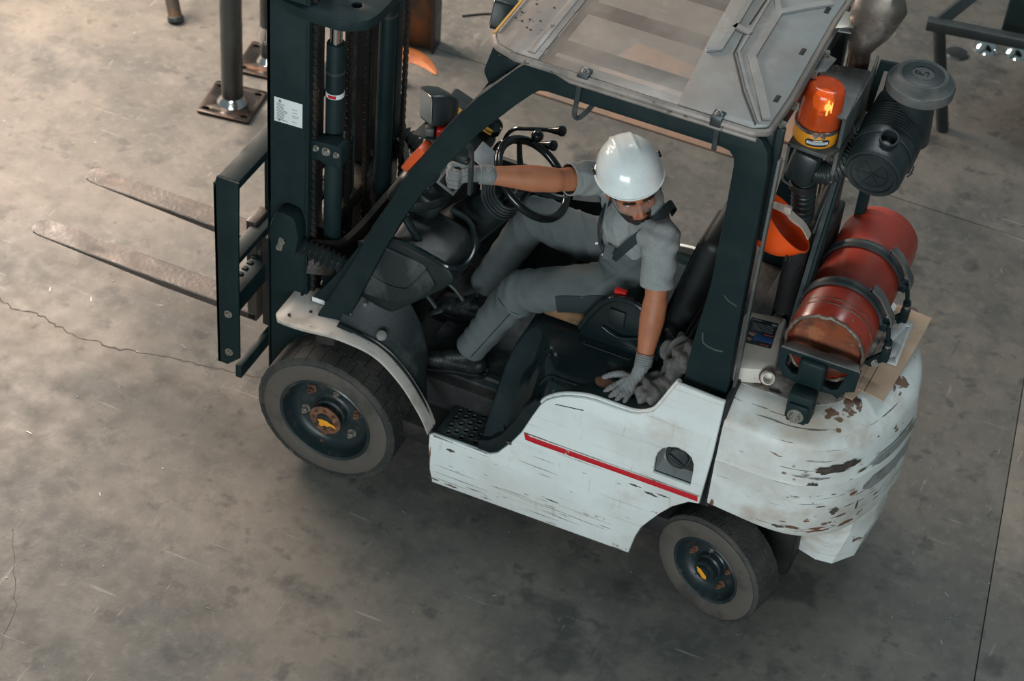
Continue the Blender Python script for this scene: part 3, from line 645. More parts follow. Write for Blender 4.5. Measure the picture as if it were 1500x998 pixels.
# pedals and floor bits
for (x, y, w, nm) in ((.32, .40, .075, 'brake_pedal'), (.40, .50, .075, 'inching_pedal')):
    M = Matrix.Translation((x, y, .80)) @ Matrix.Rotation(-.7, 4, 'Y')
    p = part(G().box((-.05, -w / 2, -.006), (.05, w / 2, .006), .004, M), nm, 'rubber_mat')
    g = G()
    for k in range(6): g.box((-.042 + k * .016, -w / 2 + .005, .006), (-.036 + k * .016, w / 2 - .005, .010), .001, M)
    g.build('pedal_ribs', 'strap_rubber', p)
    g = G(); g.tube([(x, y, .80), (x - .06, y, .86), (x - .16, y, .90)], .010, n=8); g.build('pedal_arm', 'dark_steel', p)
M = Matrix.Translation((.50, .72, .76)) @ Matrix.Rotation(-.75, 4, 'Y')
p = part(G().box((-.13, -.045, -.006), (.13, .045, .006), .004, M), 'accelerator_pedal', 'zinc')
g = G()
for k in range(22): g.box((-.12 + k * .011, -.040, .006), (-.115 + k * .011, .040, .0085), 0, M)
g.build('pedal_ribs', 'dark_steel', p)

# ---- dashboard
def rbox(a, b, bev, M=None): return G().box(a, b, bev, M, seg=4)
def RT(c, ry, rx=0, rz=0): return Matrix.Translation(c) @ Euler((rx, ry, rz)).to_matrix().to_4x4()
# lower pod beside the driver's left knee: shelf with rounded lip
g = G(); g.plate(rounded([(.06, .95), (.10, 1.28), (.22, 1.33), (.36, 1.30), (.46, 1.28), (.50, 1.22), (.44, 1.14), (.30, 1.00), (.22, .92)], .03), .15, .42, bevel=.02); pod = part(g, 'dash_side_pod', 'plastic_black')
g = G(); g.plate(rounded([(.09, 1.29), (.36, 1.26), (.42, 1.17), (.34, 1.06), (.24, 1.00), (.09, .99)], .02), .138, .18, bevel=.010); g.tube([(.10, .136, 1.12), (.20, .134, 1.09), (.28, .134, 1.10), (.31, .134, 1.13), (.375, .138, 1.24)], .004, n=8); g.build('pod_pocket', 'rubber_mat', pod)
g = G(); g.tube([(.14, .155, 1.315), (.26, .152, 1.325), (.38, .15, 1.305), (.47, .16, 1.275), (.505, .22, 1.255), (.50, .32, 1.27), (.44, .41, 1.31), (.34, .43, 1.33)], .012, n=10); g.build('pod_lip', 'plastic_gloss', pod)
g = rbox((.10, .28, 1.15), (.24, .44, 1.34), .05, None); part(g, 'dash_left', 'plastic_black')
g = G(); g.tube([(.20, .17, 1.48), (.27, .22, 1.46), (.31, .32, 1.42), (.31, .42, 1.38)], .018, n=10); part(g, 'dash_hoop', 'plastic_black')
g = rbox((-.12, -.28, -.09), (.10, .30, .09), .04, RT((.21, .62, 1.36), .5)); ds = part(g, 'dashboard', 'plastic_black')
g = rbox((-.07, -.09, -.01), (.07, .09, .012), .008, RT((.25, .52, 1.485), .45)); dp = g.build('display_bezel', 'dusty_plastic', ds)
rbox((-.17, -.10, -.03), (.06, .10, .03), .02, RT((.22, .92, 1.40), .35)).build('valve_cover', 'plastic_black', ds)
rbox((-.10, -.015, -.004), (.08, .015, .006), .003, RT((.25, .84, 1.47), .35)).build('wood_strip', 'yellow_trim', ds)
G().lathe([(0, 0), (.045, 0), (.052, .012), (.052, -.02)], (.30, .88, 1.45), (.3, 0, 1), 24).build('gauge', 'grip_black', ds)
g = rbox((-.05, -.06, -.004), (.05, .06, .004), .003, RT((.38, .66, 1.46), .5)); g.build('data_plate', 'zinc', ds)
g = rbox((-.045, -.05, -.004), (.045, .05, .004), .003, RT((.33, .42, 1.475), .45)); sq = g.build('switch_frame', 'dusty_plastic', ds)
rbox((-.035, -.04, .003), (.035, .04, .006), .002, RT((.33, .42, 1.475), .45)).build('switch_screen', 'grip_black', sq)
g = rbox((-.03, -.05, -.02), (.03, .05, .02), .008, RT((.27, .33, 1.52), .45)); g.build('key_switch', 'plastic_black', ds)
# steering column shroud and column
g = G(); g.tube([(.18, .58, .95), (.34, .58, 1.14), (.50, .58, 1.34)], [.11, .10, .075], n=20, sub=3); sc_ = part(g, 'steering_column', 'plastic_black')
g = G()
for k in range(5): g.lathe([(.060 + k * .006, .03 - .012 * k), (.066 + k * .006, .033 - .012 * k), (.066 + k * .006, .020 - .012 * k)], (.50, .58, 1.35), (.6, 0, .8), 28)
g.build('column_boot', 'strap_rubber', sc_)
g = G(); g.cyl((.50, .58, 1.34), (.60, .58, 1.475), .025, n=16); g.build('column_shaft', 'chrome', sc_)
swc = Vector((.622, .58, 1.497)); swn = Vector((.62, .05, .785)).normalized(); t1 = Vector((.785, 0, -.62)).normalized(); t2 = swn.cross(t1).normalized()
g = G(); g.tube([swc + (t1 * math.cos(a) + t2 * math.sin(a)) * .180 for a in [2 * math.pi * k / 48 for k in range(48)]], .0175, n=12, closed=True, smooth=False); sw_ = part(g, 'steering_wheel', 'grip_black')
g = G()
for a in (.4, 2.5, 4.6): g.tube([swc - swn * .05, swc - swn * .035 + (t1 * math.cos(a) + t2 * math.sin(a)) * .09, swc + (t1 * math.cos(a) + t2 * math.sin(a)) * .172], [.018, .013, .010], n=10)
g.cyl(swc - swn * .09, swc - swn * .03, .05, .04, n=24, bevel=.008); g.build('spokes', 'grip_black', sw_)
kp = swc + (t1 * math.cos(2.2) + t2 * math.sin(2.2)) * .175
g = G(); g.cyl(kp, kp + swn * .04, .010, n=10); bm = bmesh.new(); bmesh.ops.create_uvsphere(bm, u_segments=20, v_segments=12, radius=.026); g.addbm(bm, Matrix.Translation(kp + swn * .055)); g.build('spinner_knob', 'grip_black', sw_)
for (pts, nm) in (([(.35, .86, 1.30), (.38, .86, 1.43), (.415, .86, 1.485), (.46, .86, 1.505), (.53, .86, 1.528), (.60, .86, 1.548)], 'hydraulic_lever'), ([(.33, .79, 1.28), (.355, .80, 1.39), (.39, .80, 1.45), (.46, .80, 1.475), (.53, .80, 1.495), (.59, .80, 1.51)], 'hydraulic_lever')):
    l = part(G().tube(pts, .0085, n=10), nm, 'grip_black'); a = Vector(pts[-2]); b = Vector(pts[-1]); d = (b - a).normalized()
    G().lathe([(0, 0), (.010, 0), (.013, .02), (.019, .048), (.023, .060), (.021, .072), (.012, .078), (0, .079)], b - d * .035, d, 20).build('lever_knob', 'grip_black', l)
g = G(); g.tube([(.33, .22, 1.22), (.30, .215, 1.30), (.235, .205, 1.415)], .017, n=12); l = part(g, 'parking_brake_lever', 'plastic_gloss'); G().cyl((.238, .206, 1.41), (.226, .204, 1.43), .013, n=12).build('release_button', 'chrome', l)

# ---- overhead guard
def guard(mir):
    o_ = [(-.10, .80), (-.093, .83), (-.047, .925), (.061, 1.175), (.144, 1.40), (.228, 1.577), (.295, 1.731), (.426, 1.983), (.554, 2.181), (.654, 2.308), (.70, 2.365), (.73, 2.395), (.77, 2.413), (.82, 2.418), (1.53, 2.416), (1.585, 2.41), (1.63, 2.385), (1.658, 2.342), (1.670, 2.27), (1.673, 2.024), (1.674, 1.598), (1.681, 1.13)]
    i_ = [(1.500, 1.13), (1.513, 1.388), (1.541, 1.676), (1.545, 2.004), (1.545, 2.24), (1.540, 2.275), (1.52, 2.298), (1.49, 2.304), (.82, 2.298), (.791, 2.292), (.76, 2.262), (.704, 2.195), (.565, 2.012), (.45, 1.825), (.357, 1.655), (.276, 1.485), (.194, 1.278), (.109, 1.035), (.037, .82), (.03, .80)]
    g = G().plate(o_ + i_, .100, .165, bevel=.007)
    if mir: g.mirror()
    f = part(g, 'guard_side_frame', 'frame_paint', angle=25)
    return f
gf = guard(False); guard(True)
# stamped recess ring and scuffs on near pillar
g = G(); g.tube([(1.545, .0995, 1.45), (1.555, .0995, 1.40), (1.60, .0995, 1.385), (1.635, .0995, 1.39)], .004, n=6); g.build('pillar_scuff', 'dusty_plastic', gf)
g = G(); g.tube([(1.60, .0995, 1.66), (1.62, .0995, 1.64), (1.655, .0995, 1.628)], .003, n=6); g.build('pillar_scuff', 'dusty_plastic', gf)
part(G().box((.60, .14, 2.30), (.70, 1.02, 2.36), .01), 'guard_crossbar', 'frame_paint'); part(G().box((1.60, .14, 2.33), (1.66, 1.02, 2.40), .01), 'guard_crossbar', 'frame_paint')
for y in (.31, .60, .88):
    part(G().box((.66, y - .028, 2.345), (1.63, y + .028, 2.375), .004), 'guard_bar', 'frame_paint')
for mir in (0, 1):
    g = G(); g.plate(rounded([(.54, 2.25), (.58, 2.40), (.72, 2.41), (.74, 2.34), (.66, 2.27), (.585, 2.17)], .02), .165, .22, bevel=.004)
    if mir: g.mirror()
    part(g, 'guard_gusset', 'frame_paint')
# foot plate of the near pillar with data label
for mir in (0, 1):
    g = G().plate([(-.165, .82), (-.14, .86), (-.03, 1.04), (.05, 1.20), (.10, 1.20), (.04, .82)], .168, .20, bevel=.004)
    if mir: g.mirror()
    fp = part(g, 'pillar_foot', 'frame_paint')
    if not mir:
        lb = G().plate([(-.155, .824), (-.095, .824), (-.095, .848), (-.155, .848)], .1665, .1680, bevel=.0003).build('data_label', 'label_white', fp)
# roof cover
zr = 2.447
ro = rounded([(.585, .36), (.590, .13), (.62, .085), (.70, .058), (.88, .060), (.95, .055), (1.60, .062), (1.648, .09), (1.655, .30), (1.640, .86), (1.648, 1.07), (1.60, 1.098), (.70, 1.102), (.59, 1.03)], .012)
g = G(); g.tube([(x, y, zr - .012) for x, y in ro], .014, n=8, closed=True, smooth=False); rf = part(g, 'roof_cover', 'roof_visor')
def strip(P, z0, z1, m, nm, bev=.004): return G().plate(P, z0, z1, 'xy', bevel=bev).build(nm, m, rf)
strip([(.592, .14), (.625, .09), (.70, .064), (.787, .066), (.785, 1.096), (.70, 1.096), (.594, 1.02)], zr - .006, zr + .004, 'roof_visor', 'visor_panel')
G().tube([(.597, y, zr + .006 - .004) for y in (.15, .6, 1.0)], .006, n=8).build('visor_ridge', 'roof_visor', rf)
G().box((.735, .09, zr + .002), (.765, 1.07, zr + .010), .004).build('visor_rib', 'roof_visor', rf)
G().plate([(.578, .14), (.588, .14), (.588, 1.02), (.578, 1.02)], zr - .03, zr + .006, 'xy', bevel=.002).build('yellow_edge', 'yellow_trim', rf)
G().box((.788, .10, zr - .03), (.815, 1.08, zr - .008), .003).build('gasket_bar', 'engine_dark', rf)
strip([(.787, .066), (1.325, .066), (1.325, 1.096), (.787, 1.096)], zr - .004, zr + .001, 'roof_clear', 'clear_sheet', .001)
G().plate(rounded([(1.318, .066), (1.60, .068), (1.642, .10), (1.648, .30), (1.634, .86), (1.640, 1.06), (1.60, 1.092), (1.24, 1.096), (1.258, .79), (1.277, .50)], .01), zr - .002, zr + .006, 'xy', bevel=.002).build('grey_panel', 'roof_grey', rf)
def ridge(P, w=.022, h=.014, nm='raised_rib'):
    G().band([(x, y, zr + .008) for x, y in P], w, h, (0, 0, 1), sub=1, smooth=False).build(nm, 'roof_grey', rf)
ridge([(1.324, .95), (1.324, .79), (1.329, .666), (1.334, .451), (1.292, .418)]); ridge([(1.33, .62), (1.40, .60)], .03)
ridge([(1.388, .95), (1.388, .80), (1.400, .47), (1.50, .28), (1.61, .10)], .010, .010)
ridge([(1.60, .95), (1.519, .87), (1.445, .784), (1.452, .466), (1.54, .30), (1.625, .13)], .03, .016); ridge([(1.36, .98), (1.44, .80), (1.445, .79)], .02)
G().tube([(1.375, .93, zr + .010), (1.376, .66, zr + .010)], .003, n=6, smooth=False).build('slot_line', 'joint_dark', rf)
G().tube([(1.378, .58, zr + .010), (1.388, .45, zr + .010), (1.50, .24, zr + .010), (1.60, .085, zr + .010)], .003, n=6, smooth=False).build('slot_line', 'joint_dark', rf)
for (x, y) in ((1.602, .594), (1.615, .27), (1.598, .90)): G().box((x - .008, y - .022, zr + .004), (x + .010, y + .022, zr + .0085), .002).build('rain_slot', 'joint_dark', rf)
for k in range(9): G().lathe([(0, .0), (.004, .001), (.005, 0)], (.66 + .05 * math.sin(k * 2.3), .28 + .02 * k * math.cos(k), zr + .0045), (0, 0, 1), 8).build('rivet', 'joint_dark', rf)
# side gutter, clips and hanging straps
g = G(); g.tube([(.70, .060, zr - .020), (.86, .064, zr - .022), (.92, .050, zr - .030), (1.62, .056, zr - .030)], .010, n=8, smooth=False); part(g, 'rain_gutter', 'roof_visor', rf)
for x in (.965, 1.468):
    G().box((x - .022, .045, zr - .03), (x + .022, .10, zr + .012), .006).build('roof_clip', 'dark_steel', rf); hexbolt((x, .07, zr + .012), (0, 0, 1), .010, .01).build('clip_bolt', 'steel', rf)
    G().band([(x - .02, .092, 2.42), (x - .022, .088, 2.33), (x - .026, .085, 2.255), (x - .01, .10, 2.235), (x + .02, .16, 2.275), (x + .03, .19, 2.33)] if x < 1.2 else [(x, .092, 2.42), (x, .088, 2.36), (x, .090, 2.29)], .018, .006, (1, 0, 0) if False else (0, 1, 0), sub=4).build('hanging_strap', 'strap_rubber', rf)
# grab handle on the near pillar
gh = part(G().band([(.45, .165, 1.862), (.49, .185, 1.878), (.504, .195, 1.85), (.508, .20, 1.75), (.511, .20, 1.64)], .022, .014, (1, 0, 0), sub=4), 'grab_handle', 'strap_rubber')
G().box((.44, .160, 1.80), (.508, .195, 1.822), .005).build('handle_bracket', 'plastic_black', gh)
# ---- mast
def both(fn):
    for mir in (0, 1): fn(mir)
def bd(g, mir, name, m, parent=FK, **k):
    if mir: g.mirror(.625)
    return g.build(name, m, parent, **k)
def upright(mir):
    g = G(); g.box((-.385, .200, .16), (-.20, .216, 2.36), .004); g.box((-.385, .200, .16), (-.365, .262, 2.36), .004); g.box((-.218, .200, .16), (-.198, .262, 2.36), .004)
    o = bd(g, mir, 'outer_upright', 'mast_paint')
    if not mir:
        lb = G().plate([(-.351, 1.674), (-.225, 1.680), (-.225, 1.797), (-.351, 1.791)], .1985, .1998, bevel=.0003).build('rating_label', 'label_white', o)
        g = G(); g.plate(circle(-.325, 1.778, .0075, 14), .1978, .1984, bevel=.0001); rnd = random.Random(4)
        for k in range(11):
            z = 1.764 - k * .0075; x1 = -.340; l = rnd.uniform(.03, .05)
            g.box((x1, .1978, z - .0015), (x1 + l, .1984, z + .0015), 0)
            if k in (1, 3, 5, 6, 9): g.box((-.27, .1978, z - .001), (-.27 + rnd.uniform(.015, .035), .1984, z + .001), 0)
        g.box((-.333, .1978, 1.681), (-.323, .1984, 1.691), 0)
        g.build('label_print', 'print_grey', lb)
    g = G(); g.box((-.37, .30, .20), (-.352, .40, 2.44), .004); g.box((-.37, .395, .20), (-.24, .412, 2.44), .004); g.box((-.256, .36, .20), (-.238, .40, 2.44), .003); bd(g, mir, 'inner_upright', 'greasy_steel')
    g = G(); yc_ = .46 if mir else .33
    g.cyl((-.150, yc_, .30), (-.150, yc_, 2.04), .037, n=28, bevel=.006); c = bd(g, mir, 'lift_cylinder', 'mast_paint')
    g = G(); g.cyl((-.150, yc_, 2.03), (-.150, yc_, 2.42), .025, n=24); bd(g, mir, 'piston_rod', 'chrome', c)
    g = G(); g.cyl((-.150, yc_, 1.90), (-.150, yc_, 1.915), .0385, n=28); bd(g, mir, 'gland_ring', 'dark_steel', c)
    if not mir:
        G().cyl((-.150, .33, 1.79), (-.150, .33, 1.812), .0378, n=28).build('maker_band', 'label_white', c)
        g = G(); g.band([(-.150 + .0385 * math.cos(a), .33 + .0385 * math.sin(a), 1.801) for a in (-1.9, -1.6, -1.3, -1.0)], .014, .001, (0, -1, 0), sub=3); g.build('band_print', 'red_paint', c)
    if mir: return
    g = G(); g.plate(rounded([(-.200, 1.53), (-.200, 1.615), (-.075, 1.63), (-.062, 1.615), (-.062, 1.53), (-.09, 1.515)], .008), .225, .29, bevel=.004); b = bd(g, mir, 'cylinder_clamp', 'mast_paint')
    for (x, r) in ((-.175, .009), (-.130, .013), (-.084, .009)):
        bd(hexbolt((x, .225, 1.585), (0, -1, .1), r, .012), mir, 'clamp_bolt', 'bolt_steel', b)
both(upright)
def chain(x, y, z0, z1):
    g = G(); n = int((z1 - z0) / .019)
    for i in range(n):
        z = z0 + i * .019
        w = .013 if i % 2 else .008
        g.add([(x - .008, y - w, z), (x + .008, y - w, z), (x + .008, y + w, z), (x - .008, y + w, z), (x - .008, y - w, z + .021), (x + .008, y - w, z + .021), (x + .008, y + w, z + .021), (x - .008, y + w, z + .021)],
              [(0, 1, 2, 3), (4, 7, 6, 5), (0, 4, 5, 1), (1, 5, 6, 2), (2, 6, 7, 3), (3, 7, 4, 0)])
    part(g, 'lift_chain', 'greasy_steel')
for (x, y) in ((-.19, .245), (-.20, .555), (-.20, .72), (-.14, .955)): chain(x, y, .45, 2.33)
for y in (.49, .66, .80): 
    g = G(); g.tube([(-.24, y, 2.35), (-.235, y, 1.5), (-.24, y, .8), (-.30, y, .5)], .013, n=8); part(g, 'hydraulic_hose', 'strap_rubber')
g = G(); g.cyl((-.26, .62, .30), (-.26, .62, 1.35), .045, n=24, bevel=.006); part(g, 'center_cylinder', 'mast_paint')
part(G().box((-.30, .36, .98), (-.20, .90, 1.06), .006), 'mast_crossmember', 'greasy_steel'); part(G().box((-.30, .36, .3), (-.20, .90, .42), .006), 'mast_crossmember', 'greasy_steel')
# rear tie bar bowed round the near cylinder
g = G(); g.band([(-.19, .205, 1.03), (-.135, .235, 1.02), (-.095, .30, 1.0), (-.075, .42, 1.0), (-.07, .60, 1.0), (-.07, .80, 1.0), (-.09, .93, 1.0), (-.13, 1.0, 1.02), (-.19, 1.045, 1.03)], .15, .026, (1, 0, 0), sub=5); part(g, 'mast_tie_bar', 'greasy_steel', angle=50)
# top tie plate with two holes
tp = rounded([(-.385, .205), (-.30, .18), (-.18, .165), (-.045, .168), (.035, .225), (.052, .30), (.052, .95), (.03, 1.03), (-.05, 1.085), (-.385, 1.05)], .03)
g = G().plate(tp, 2.215, 2.262, 'xy', holes=[circle(-.050, .30, .020, 18), circle(-.150, .33, .030, 18), circle(-.050, .95, .020, 18)], bevel=.006); part(g, 'mast_top_plate', 'mast_paint')
# tilt cylinders
def tilt(mir):
    g = G(); g.plate(rounded([(-.345, 1.12), (-.335, 1.20), (-.30, 1.285), (-.22, 1.275), (-.20, 1.18), (-.215, 1.07), (-.30, 1.06)], .03), .125, .20, bevel=.012); b = bd(g, mir, 'tilt_bracket', 'mast_paint')
    g = G(); g.plate(rounded([(-.30, 1.08), (-.275, 1.08), (-.262, 1.15), (-.287, 1.155)], .01), .119, .126, bevel=.002); k = bd(g, mir, 'pin_keeper', 'dusty_plastic', b)
    bd(hexbolt((-.287, .119, 1.098), (0, -1, 0), .009, .008), mir, 'keeper_bolt', 'bolt_steel', b)
    bd(hexbolt((-.272, .119, 1.135), (0, -1, 0), .009, .008), mir, 'keeper_bolt', 'bolt_steel', b)
    p0 = Vector((-.26, .165, 1.115)); p1 = Vector((.05, .225, 1.015)); d = (p1 - p0)
    L = d.length; prof = [(0, 0), (.022, 0), (.022, .03)]
    n = 8
    for i in range(n):
        h = .045 + i * .025; prof += [(.028, h), (.050 - .002 * abs(i - 3), h + .012), (.028, h + .0245)]
    prof += [(.042, L - .07), (.046, L - .06), (.046, L), (0, L)]
    g = G().lathe(prof, p0, d, 28); t = bd(g, mir, 'tilt_cylinder', 'filter_plastic', angle=25)
    q = p0 + d.normalized() * (L - .045); g = G().cyl(q, q + d.normalized() * .018, .0475, n=28); g.box(q + Vector((-.008, -.055, -.035)), q + Vector((.012, -.045, -.015)), .002)
    bd(g, mir, 'boot_clamp', 'dusty_plastic', t)
both(tilt)

# ---- carriage with load backrest
g = G(); g.box((-.548, .045, .40), (-.532, .115, 1.39), .003); g.plate([(-.548, .40), (-.548, 1.35), (-.532, 1.425), (-.43, 1.425), (-.438, .98), (-.44, .46), (-.50, .40)], .045, .058, bevel=.003)
post = part(g, 'backrest_post', 'mast_paint')
g = G(); g.box((-.548, .045, .40), (-.532, .115, 1.39), .003); g.plate([(-.548, .40), (-.548, 1.35), (-.532, 1.425), (-.43, 1.425), (-.438, .98), (-.44, .46), (-.50, .40)], .045, .058, bevel=.003).mirror(.625); g.v = [(x, (1.205 - (y - .045) if y < .3 else y), z) for x, y, z in g.v]
part(g, 'backrest_post', 'mast_paint')
for (z0, z1, x0, x1, nm) in ((1.385, 1.425, -.53, -.435, 'backrest_top_rail'), (.935, .965, -.54, -.47, 'backrest_bar'), (.70, .80, -.53, -.455, 'fork_bar'), (.33, .40, -.47, -.44, 'fork_bar')):
    part(G().box((x0, .058, z0), (x1, 1.192, z1), .004), nm, 'mast_paint')
part(G().box((-.54, .058, 1.29), (-.528, 1.192, 1.40), .003), 'backrest_top_rail', 'mast_paint')
for y in (.44, .78): part(G().box((-.535, y, .34), (-.50, y + .035, 1.39), .004), 'backrest_bar', 'mast_paint')
g = G(); 
for k in range(26): g.box((-.53, .10 + k * .042, .80), (-.505, .122 + k * .042, .806), .002)
tag(part(g, 'fork_bar_notches', 'mast_paint'), kind='stuff')
for (x, y, z) in ((-.49, .045, .70), (-.49, .045, .48)): hexbolt((x, y, z), (0, -1, 0), .013, .010).build('carriage_bolt', 'bolt_steel', post)
for y in (.30, .90): part(G().box((-.47, y, .45), (-.40, y + .06, .95), .004), 'carriage_bracket', 'greasy_steel')
def fork(y):
    zb, zt = .418, .455; W_ = .120; y0, y1 = y, y + W_
    g = G(); secs = []
    n = 12
    tipc = -1.60
    tip = []
    for k in range(n + 1):
        a = math.pi / 2 + math.pi * k / n; tip.append((tipc - .055 + .055 * (1 - 0) * 0 + .060 * math.cos(a), (y0 + y1) / 2 + W_ / 2 * math.sin(a)))
    o_ = [(-.52, y1)] + [(-1.0, y1)] + tip + [(-1.0, y0), (-.52, y0)]
    bm = bmesh.new(); vt = [bm.verts.new((a, b, zt)) for a, b in o_]; f = bm.faces.new(vt); r = bmesh.ops.extrude_face_region(bm, geom=[f])
    for v in [q for q in r['geom'] if isinstance(q, bmesh.types.BMVert)]:
        t = max(0, (v.co.x + 1.66) / 1.1); v.co.z = zt - (.008 + .032 * min(1, t * 1.6))
    bmesh.ops.bevel(bm, geom=[e for e in bm.edges if abs(e.calc_face_angle(0)) > .5], offset=.004, segments=2, affect='EDGES')
    g.addbm(bm)
    g.box((-.565, y0, .417), (-.515, y1, .98), .008)
    g.box((-.56, y0 + .01, .74), (-.50, y1 - .01, .83), .008)
    fk = part(g, 'fork', 'fork_steel')
    G().tube([(-1.655, y0 + W_ * .5, zt - .002), (-1.652, y0 + W_ * .3, zt - .002), (-1.632, y0 + W_ * .1, zt - .002), (-1.60, y0 + .002, zt - .002), (-1.0, y0 + .001, zt - .002), (-.53, y0 + .001, zt - .002)], .0028, n=6, sub=3).build('edge_highlight', 'steel', fk)  # bright bead laid on the near top edge as a built-in highlight
    return fk
fork(.330); fork(.775)
# ---- work lamp, indicator, bracket (near front)
pl_ = part(G().plate([(-.075, -.06), (.0, -.07), (.13, -.02), (.12, .06), (-.06, .06)], -.003, .003, 'xy', bevel=.001, M=RT((.335, .24, 1.855), -.1, 0, 0)), 'lamp_bracket', 'mast_paint')
def lamp(c, M):
    g = G(); sq = lambda s, x, k=.25: [(x, a, b) for a, b in rounded([(-s, -s * .8), (s, -s * .8), (s, s * .8), (-s, s * .8)], s * k, 3)]
    g.loft([sq(.078, -.045), sq(.080, -.02), sq(.074, .02), sq(.052, .055), sq(.028, .075)]); g.v = [tuple(M @ Vector(p)) for p in g.v]
    l = part(g, 'work_lamp', 'filter_plastic', angle=40)
    g = G(); g.loft([sq(.068, -.047), sq(.066, -.050)]); g.v = [tuple(M @ Vector(p)) for p in g.v]; g.build('lamp_lens', 'lamp_glass', l)
    return l
lamp((0, 0, 0), RT((.315, .285, 1.935), .1, -.35, .75))
part(G().tube([(.33, .27, 1.85), (.325, .28, 1.90)], .012), 'lamp_stem', 'dark_steel')
part(G().box((-.028, -.022, -.02), (.028, .022, .02), .008, RT((.375, .22, 1.875), 0, 0, .4)), 'lamp_connector', 'lamp_red')
part(G().box((-.018, -.018, -.018), (.018, .018, .018), .006, RT((.325, .20, 1.875), 0, 0, .4)), 'lamp_connector', 'dusty_plastic')
M = RT((.315, .145, 1.775), -1.03, 0, 0)
si = part(G().box((-.075, -.040, -.020), (.075, .040, .0), .004, M), 'turn_signal', 'filter_plastic'); G().box((-.072, -.038, 0), (.072, .038, .032), .006, M).build('signal_lens', 'signal_orange', si)
lamp((0, 0, 0), RT((.28, .98, 1.95), .1, -.35, .3))

# ---- rear of the guard: plates, beacon, exhaust, air cleaner
g = G(); g.plate([(1.60, 1.9), (1.60, 2.32), (1.66, 2.40), (1.685, 2.40), (1.685, 1.9)], .17, .20, bevel=.003); part(g, 'rear_gusset', 'frame_paint')
g = G(); g.plate([(1.61, .10), (1.655, .13), (1.67, .36), (1.66, 1.02), (1.615, 1.05)], 2.405, 2.425, 'xy', bevel=.003); rl = part(g, 'rear_header', 'dusty_plastic')
for y in (.20, .33, .55, .70, .92): hexbolt((1.665, y, 2.40), (.5, 0, .8), .012, .012).build('header_bolt', 'bolt_steel', rl)
G().plate([(1.64, .56), (1.70, .60), (1.71, .70), (1.64, .72)], 2.39, 2.397, 'xy', bevel=.002).build('header_tab', 'dusty_plastic', rl)
G().plate([(1.63, .84), (1.72, .86), (1.73, .93), (1.63, .95)], 2.41, 2.417, 'xy', bevel=.002).build('header_tab', 'roof_grey', rl)
bp = part(G().plate([(1.655, .50), (1.83, .50), (1.815, .84), (1.655, .80)], 2.285, 2.297, 'xy', bevel=.003).plate([(.50, 2.0), (.84, 2.08), (.84, 2.29), (.50, 2.29)], 1.815, 1.83, 'yz', bevel=.003), 'beacon_bracket', 'dusty_plastic')
hexbolt((1.70, .78, 2.297), (0, 0, 1), .010, .01).build('bracket_bolt', 'bolt_steel', bp)
bc = Vector((1.722, .53, 2.160)); ti = Vector((0.03, 0.02, 1)).normalized()
be = part(G().lathe([(0, 0), (.080, 0), (.083, .006), (.083, .055), (.080, .060), (0, .060)], bc, ti, 40), 'beacon', 'beacon_base')
G().lathe([(.083, .058), (.087, .060), (.087, .072), (.083, .074), (.078, .072)], bc, ti, 40).build('clamp_ring', 'steel', be)
G().lathe([(.079, .070), (.077, .12), (.073, .185), (.070, .214), (.062, .227), (.045, .232), (.015, .232), (.0, .228), (0, .225), (.044, .228), (.060, .223), (.066, .214), (.070, .185), (.074, .12), (.076, .070)], bc, ti, 40).build('amber_dome', 'beacon_dome', be, angle=60)
G().cyl(bc + ti * .06, bc + ti * .10, .035, .02, n=20).build('motor', 'dark_steel', be)
G().lathe([(.010, .10), (.032, .125), (.040, .165), (.032, .19), (.030, .185), (.036, .165), (.028, .128), (.008, .105)], bc, ti, 20).build('reflector', 'beacon_bulb', be)
q = bc + ti * .16 + Vector((.028, -.034, 0)); bm = bmesh.new(); bmesh.ops.create_uvsphere(bm, u_segments=12, v_segments=8, radius=.013); G().addbm(bm, Matrix.Translation(q)).build('bulb', 'beacon_hot', be)
g = G(); g.box(q + Vector((-.003, -.004, -.035)), q + Vector((.003, .002, .03)), .001); g.box(q + Vector((.012, -.002, -.02)), q + Vector((.016, .003, .025)), .001); g.build('filament', 'beacon_hot', be)
def onb(a, h, r): return bc + ti * h + Vector((math.cos(a), math.sin(a), 0)) * r
def arcpatch(a0, a1, h0, h1, r, m, nm, par, n=10, chamf=0):
    vs = []; 
    for k in range(n + 1):
        a = a0 + (a1 - a0) * k / n; e = 0 if 0 < k < n else chamf; vs += [onb(a, h0 + e, r), onb(a, h1 - e, r)]
    G().add(vs, [(2 * i, 2 * i + 1, 2 * i + 3, 2 * i + 2) for i in range(n)]).build(nm, m, par, solid=.0008)
arcpatch(-1.75, -.65, .012, .042, .0842, 'sticker_dark', 'beacon_label', be, chamf=.008)
arcpatch(-1.68, -.72, .021, .033, .0849, 'label_white', 'label_field', be)
for (h, a0, a1) in ((.0235, -1.6, -.8), (.027, -1.55, -.85), (.0305, -1.6, -.8)): arcpatch(a0, a1, h, h + .0013, .0855, 'print_grey', 'label_text', be)
arcpatch(-1.4, -1.0, .0355, .039, .0849, 'label_white', 'label_text', be)
hexbolt(onb(-1.05, .066, .087), (0.4, -.9, 0), .008, .012).build('clamp_screw', 'bolt_steel', be); hexbolt(onb(-1.35, .066, .087), (0.2, -.9, 0), .008, .012).build('clamp_screw', 'bolt_steel', be)
g = G(); g.plate([(1.65, .44), (1.80, .43), (1.83, .50), (1.83, .62), (1.65, .62)], 2.145, 2.163, 'xy', bevel=.003); part(g, 'beacon_shelf', 'dusty_plastic')
